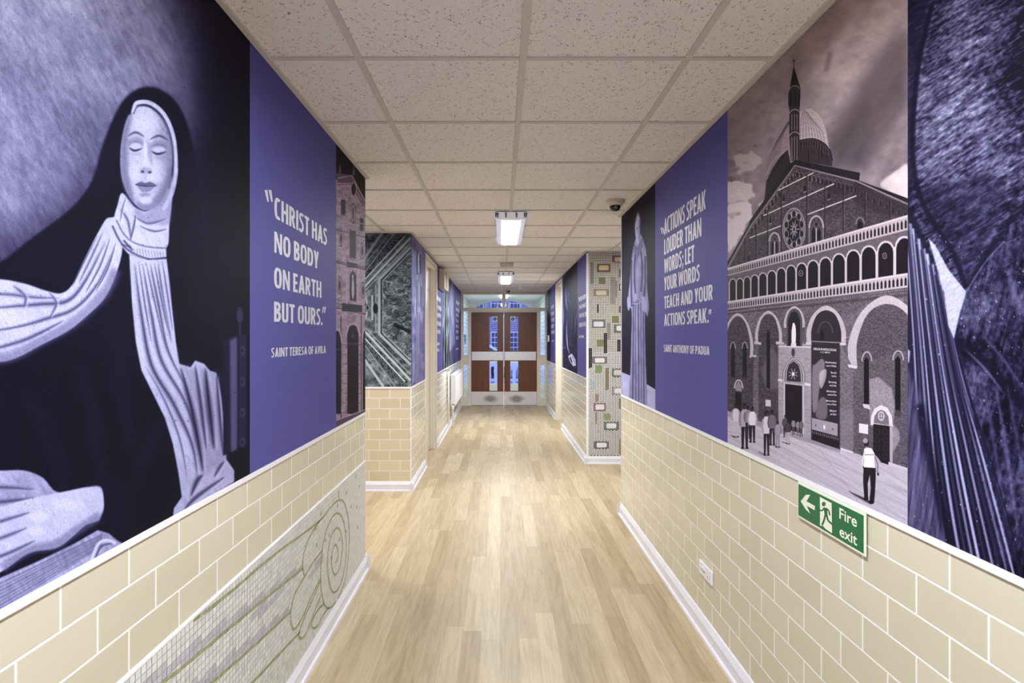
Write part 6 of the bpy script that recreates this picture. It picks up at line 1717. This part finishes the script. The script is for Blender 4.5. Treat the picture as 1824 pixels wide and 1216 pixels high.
for j in range(nz_):
    for i in range(nx):
        x = x0_ + i*px_; z = z0_ + j*pz_ + (.5*pz_ if (i % 2 and z0_ + j*pz_ < 1.15 and j < nz_ - 1) else 0)
        ce = (x + px_/2, z + pz_/2)
        if any(abs(ce[0] - h[0]) < h[2]*1.02 and abs(ce[1] - h[1]) < h[3]*1.02 for h in holes): continue
        col = (216, 213, 203) if z > 1.3 else (228, 228, 228)
        for a in accents:
            if a[0] - .004 < ce[0] < a[1] + .004 and a[2] - .004 < ce[1] < a[3] + .004: col = a[4]
        g_ = .13
        m.face([(x + px_*g_, yf, z + pz_*g_), (x + px_*(1 - g_), yf, z + pz_*g_), (x + px_*(1 - g_), yf, z + pz_*(1 - g_)), (x + px_*g_, yf, z + pz_*(1 - g_))], 0, lc(col, .08))
m.build('tesserae', M['mosaic'], root, fix=False)['kind'] = 'stuff'
for k, (cx_, cz_, hw_, hh_, fc, sc2) in enumerate(holes):
    m = MB(); m.prism(rrect(cx_, cz_, hw_*.72, hh_*.66, min(hw_, hh_)*.36), 1, YRB - .011, YRB - .003)
    st_ = m.build('stone_tablet', plain('tablet_stone', sc2, .5, var=.05, scale=25), root, bevel=.002)
    ou = rrect(cx_, cz_, hw_, hh_, min(hw_, hh_)*.62); inn = rrect(cx_, cz_, hw_*.75, hh_*.69, min(hw_, hh_)*.38)
    m = MB(); n_ = len(ou)
    cum = 0
    for i in range(n_):
        j = (i + 1) % n_
        # break straight runs into small tesserae
        L_ = math.hypot(ou[j][0] - ou[i][0], ou[j][1] - ou[i][1]); kk = max(1, int(round(L_/.018)))
        for s in range(kk):
            def mixp(A_, f_): return (A_[i][0] + (A_[j][0] - A_[i][0])*f_, A_[i][1] + (A_[j][1] - A_[i][1])*f_)
            f0, f1 = (s + .06)/kk, (s + .94)/kk
            a, b, c_, d_ = mixp(ou, f0), mixp(ou, f1), mixp(inn, f1), mixp(inn, f0)
            mid1 = [((a[0] + d_[0])/2, (a[1] + d_[1])/2), ((b[0] + c_[0])/2, (b[1] + c_[1])/2)]
            for q4 in ((a, b, mid1[1], mid1[0]), (mid1[0], mid1[1], c_, d_)):
                m.face([(p[0], YRB - .0065, p[1]) for p in q4], 0, lc(fc, .14))
    m.build('border', M['mosaic'], st_, fix=False)

# ------------------------------------------------------------------ camera, world
w = bpy.data.worlds.new('dusk'); scene.world = w; w.use_nodes = True
bg = w.node_tree.nodes['Background']
sky = w.node_tree.nodes.new('ShaderNodeTexSky'); sky.sky_type = 'HOSEK_WILKIE'; sky.turbidity = 3.0; sky.sun_direction = (0.0, 0.6, 0.25)
mxw = w.node_tree.nodes.new('ShaderNodeMix'); mxw.data_type = 'RGBA'; mxw.inputs[0].default_value = .8
mxw.inputs[7].default_value = (.34, .42, .95, 1)
w.node_tree.links.new(sky.outputs[0], mxw.inputs[6]); w.node_tree.links.new(mxw.outputs[2], bg.inputs['Color'])
bg.inputs['Strength'].default_value = 3.6
cd = bpy.data.cameras.new('camera'); cd.sensor_width = 36.0; cd.lens = F / 1824 * 36.0
cd.shift_x = (912 - CX) / 1824; cd.shift_y = -(608 - CY) / 1824
cd.clip_start = .05; cd.clip_end = 200
cam = bpy.data.objects.new('camera', cd); COL.objects.link(cam)
cam.location = (0, 0, EYE); cam.rotation_euler = (math.pi / 2, 0, 0)
scene.camera = cam
scene.view_settings.view_transform = 'Standard'
scene.view_settings.look = 'None'
scene.view_settings.exposure = 0.08
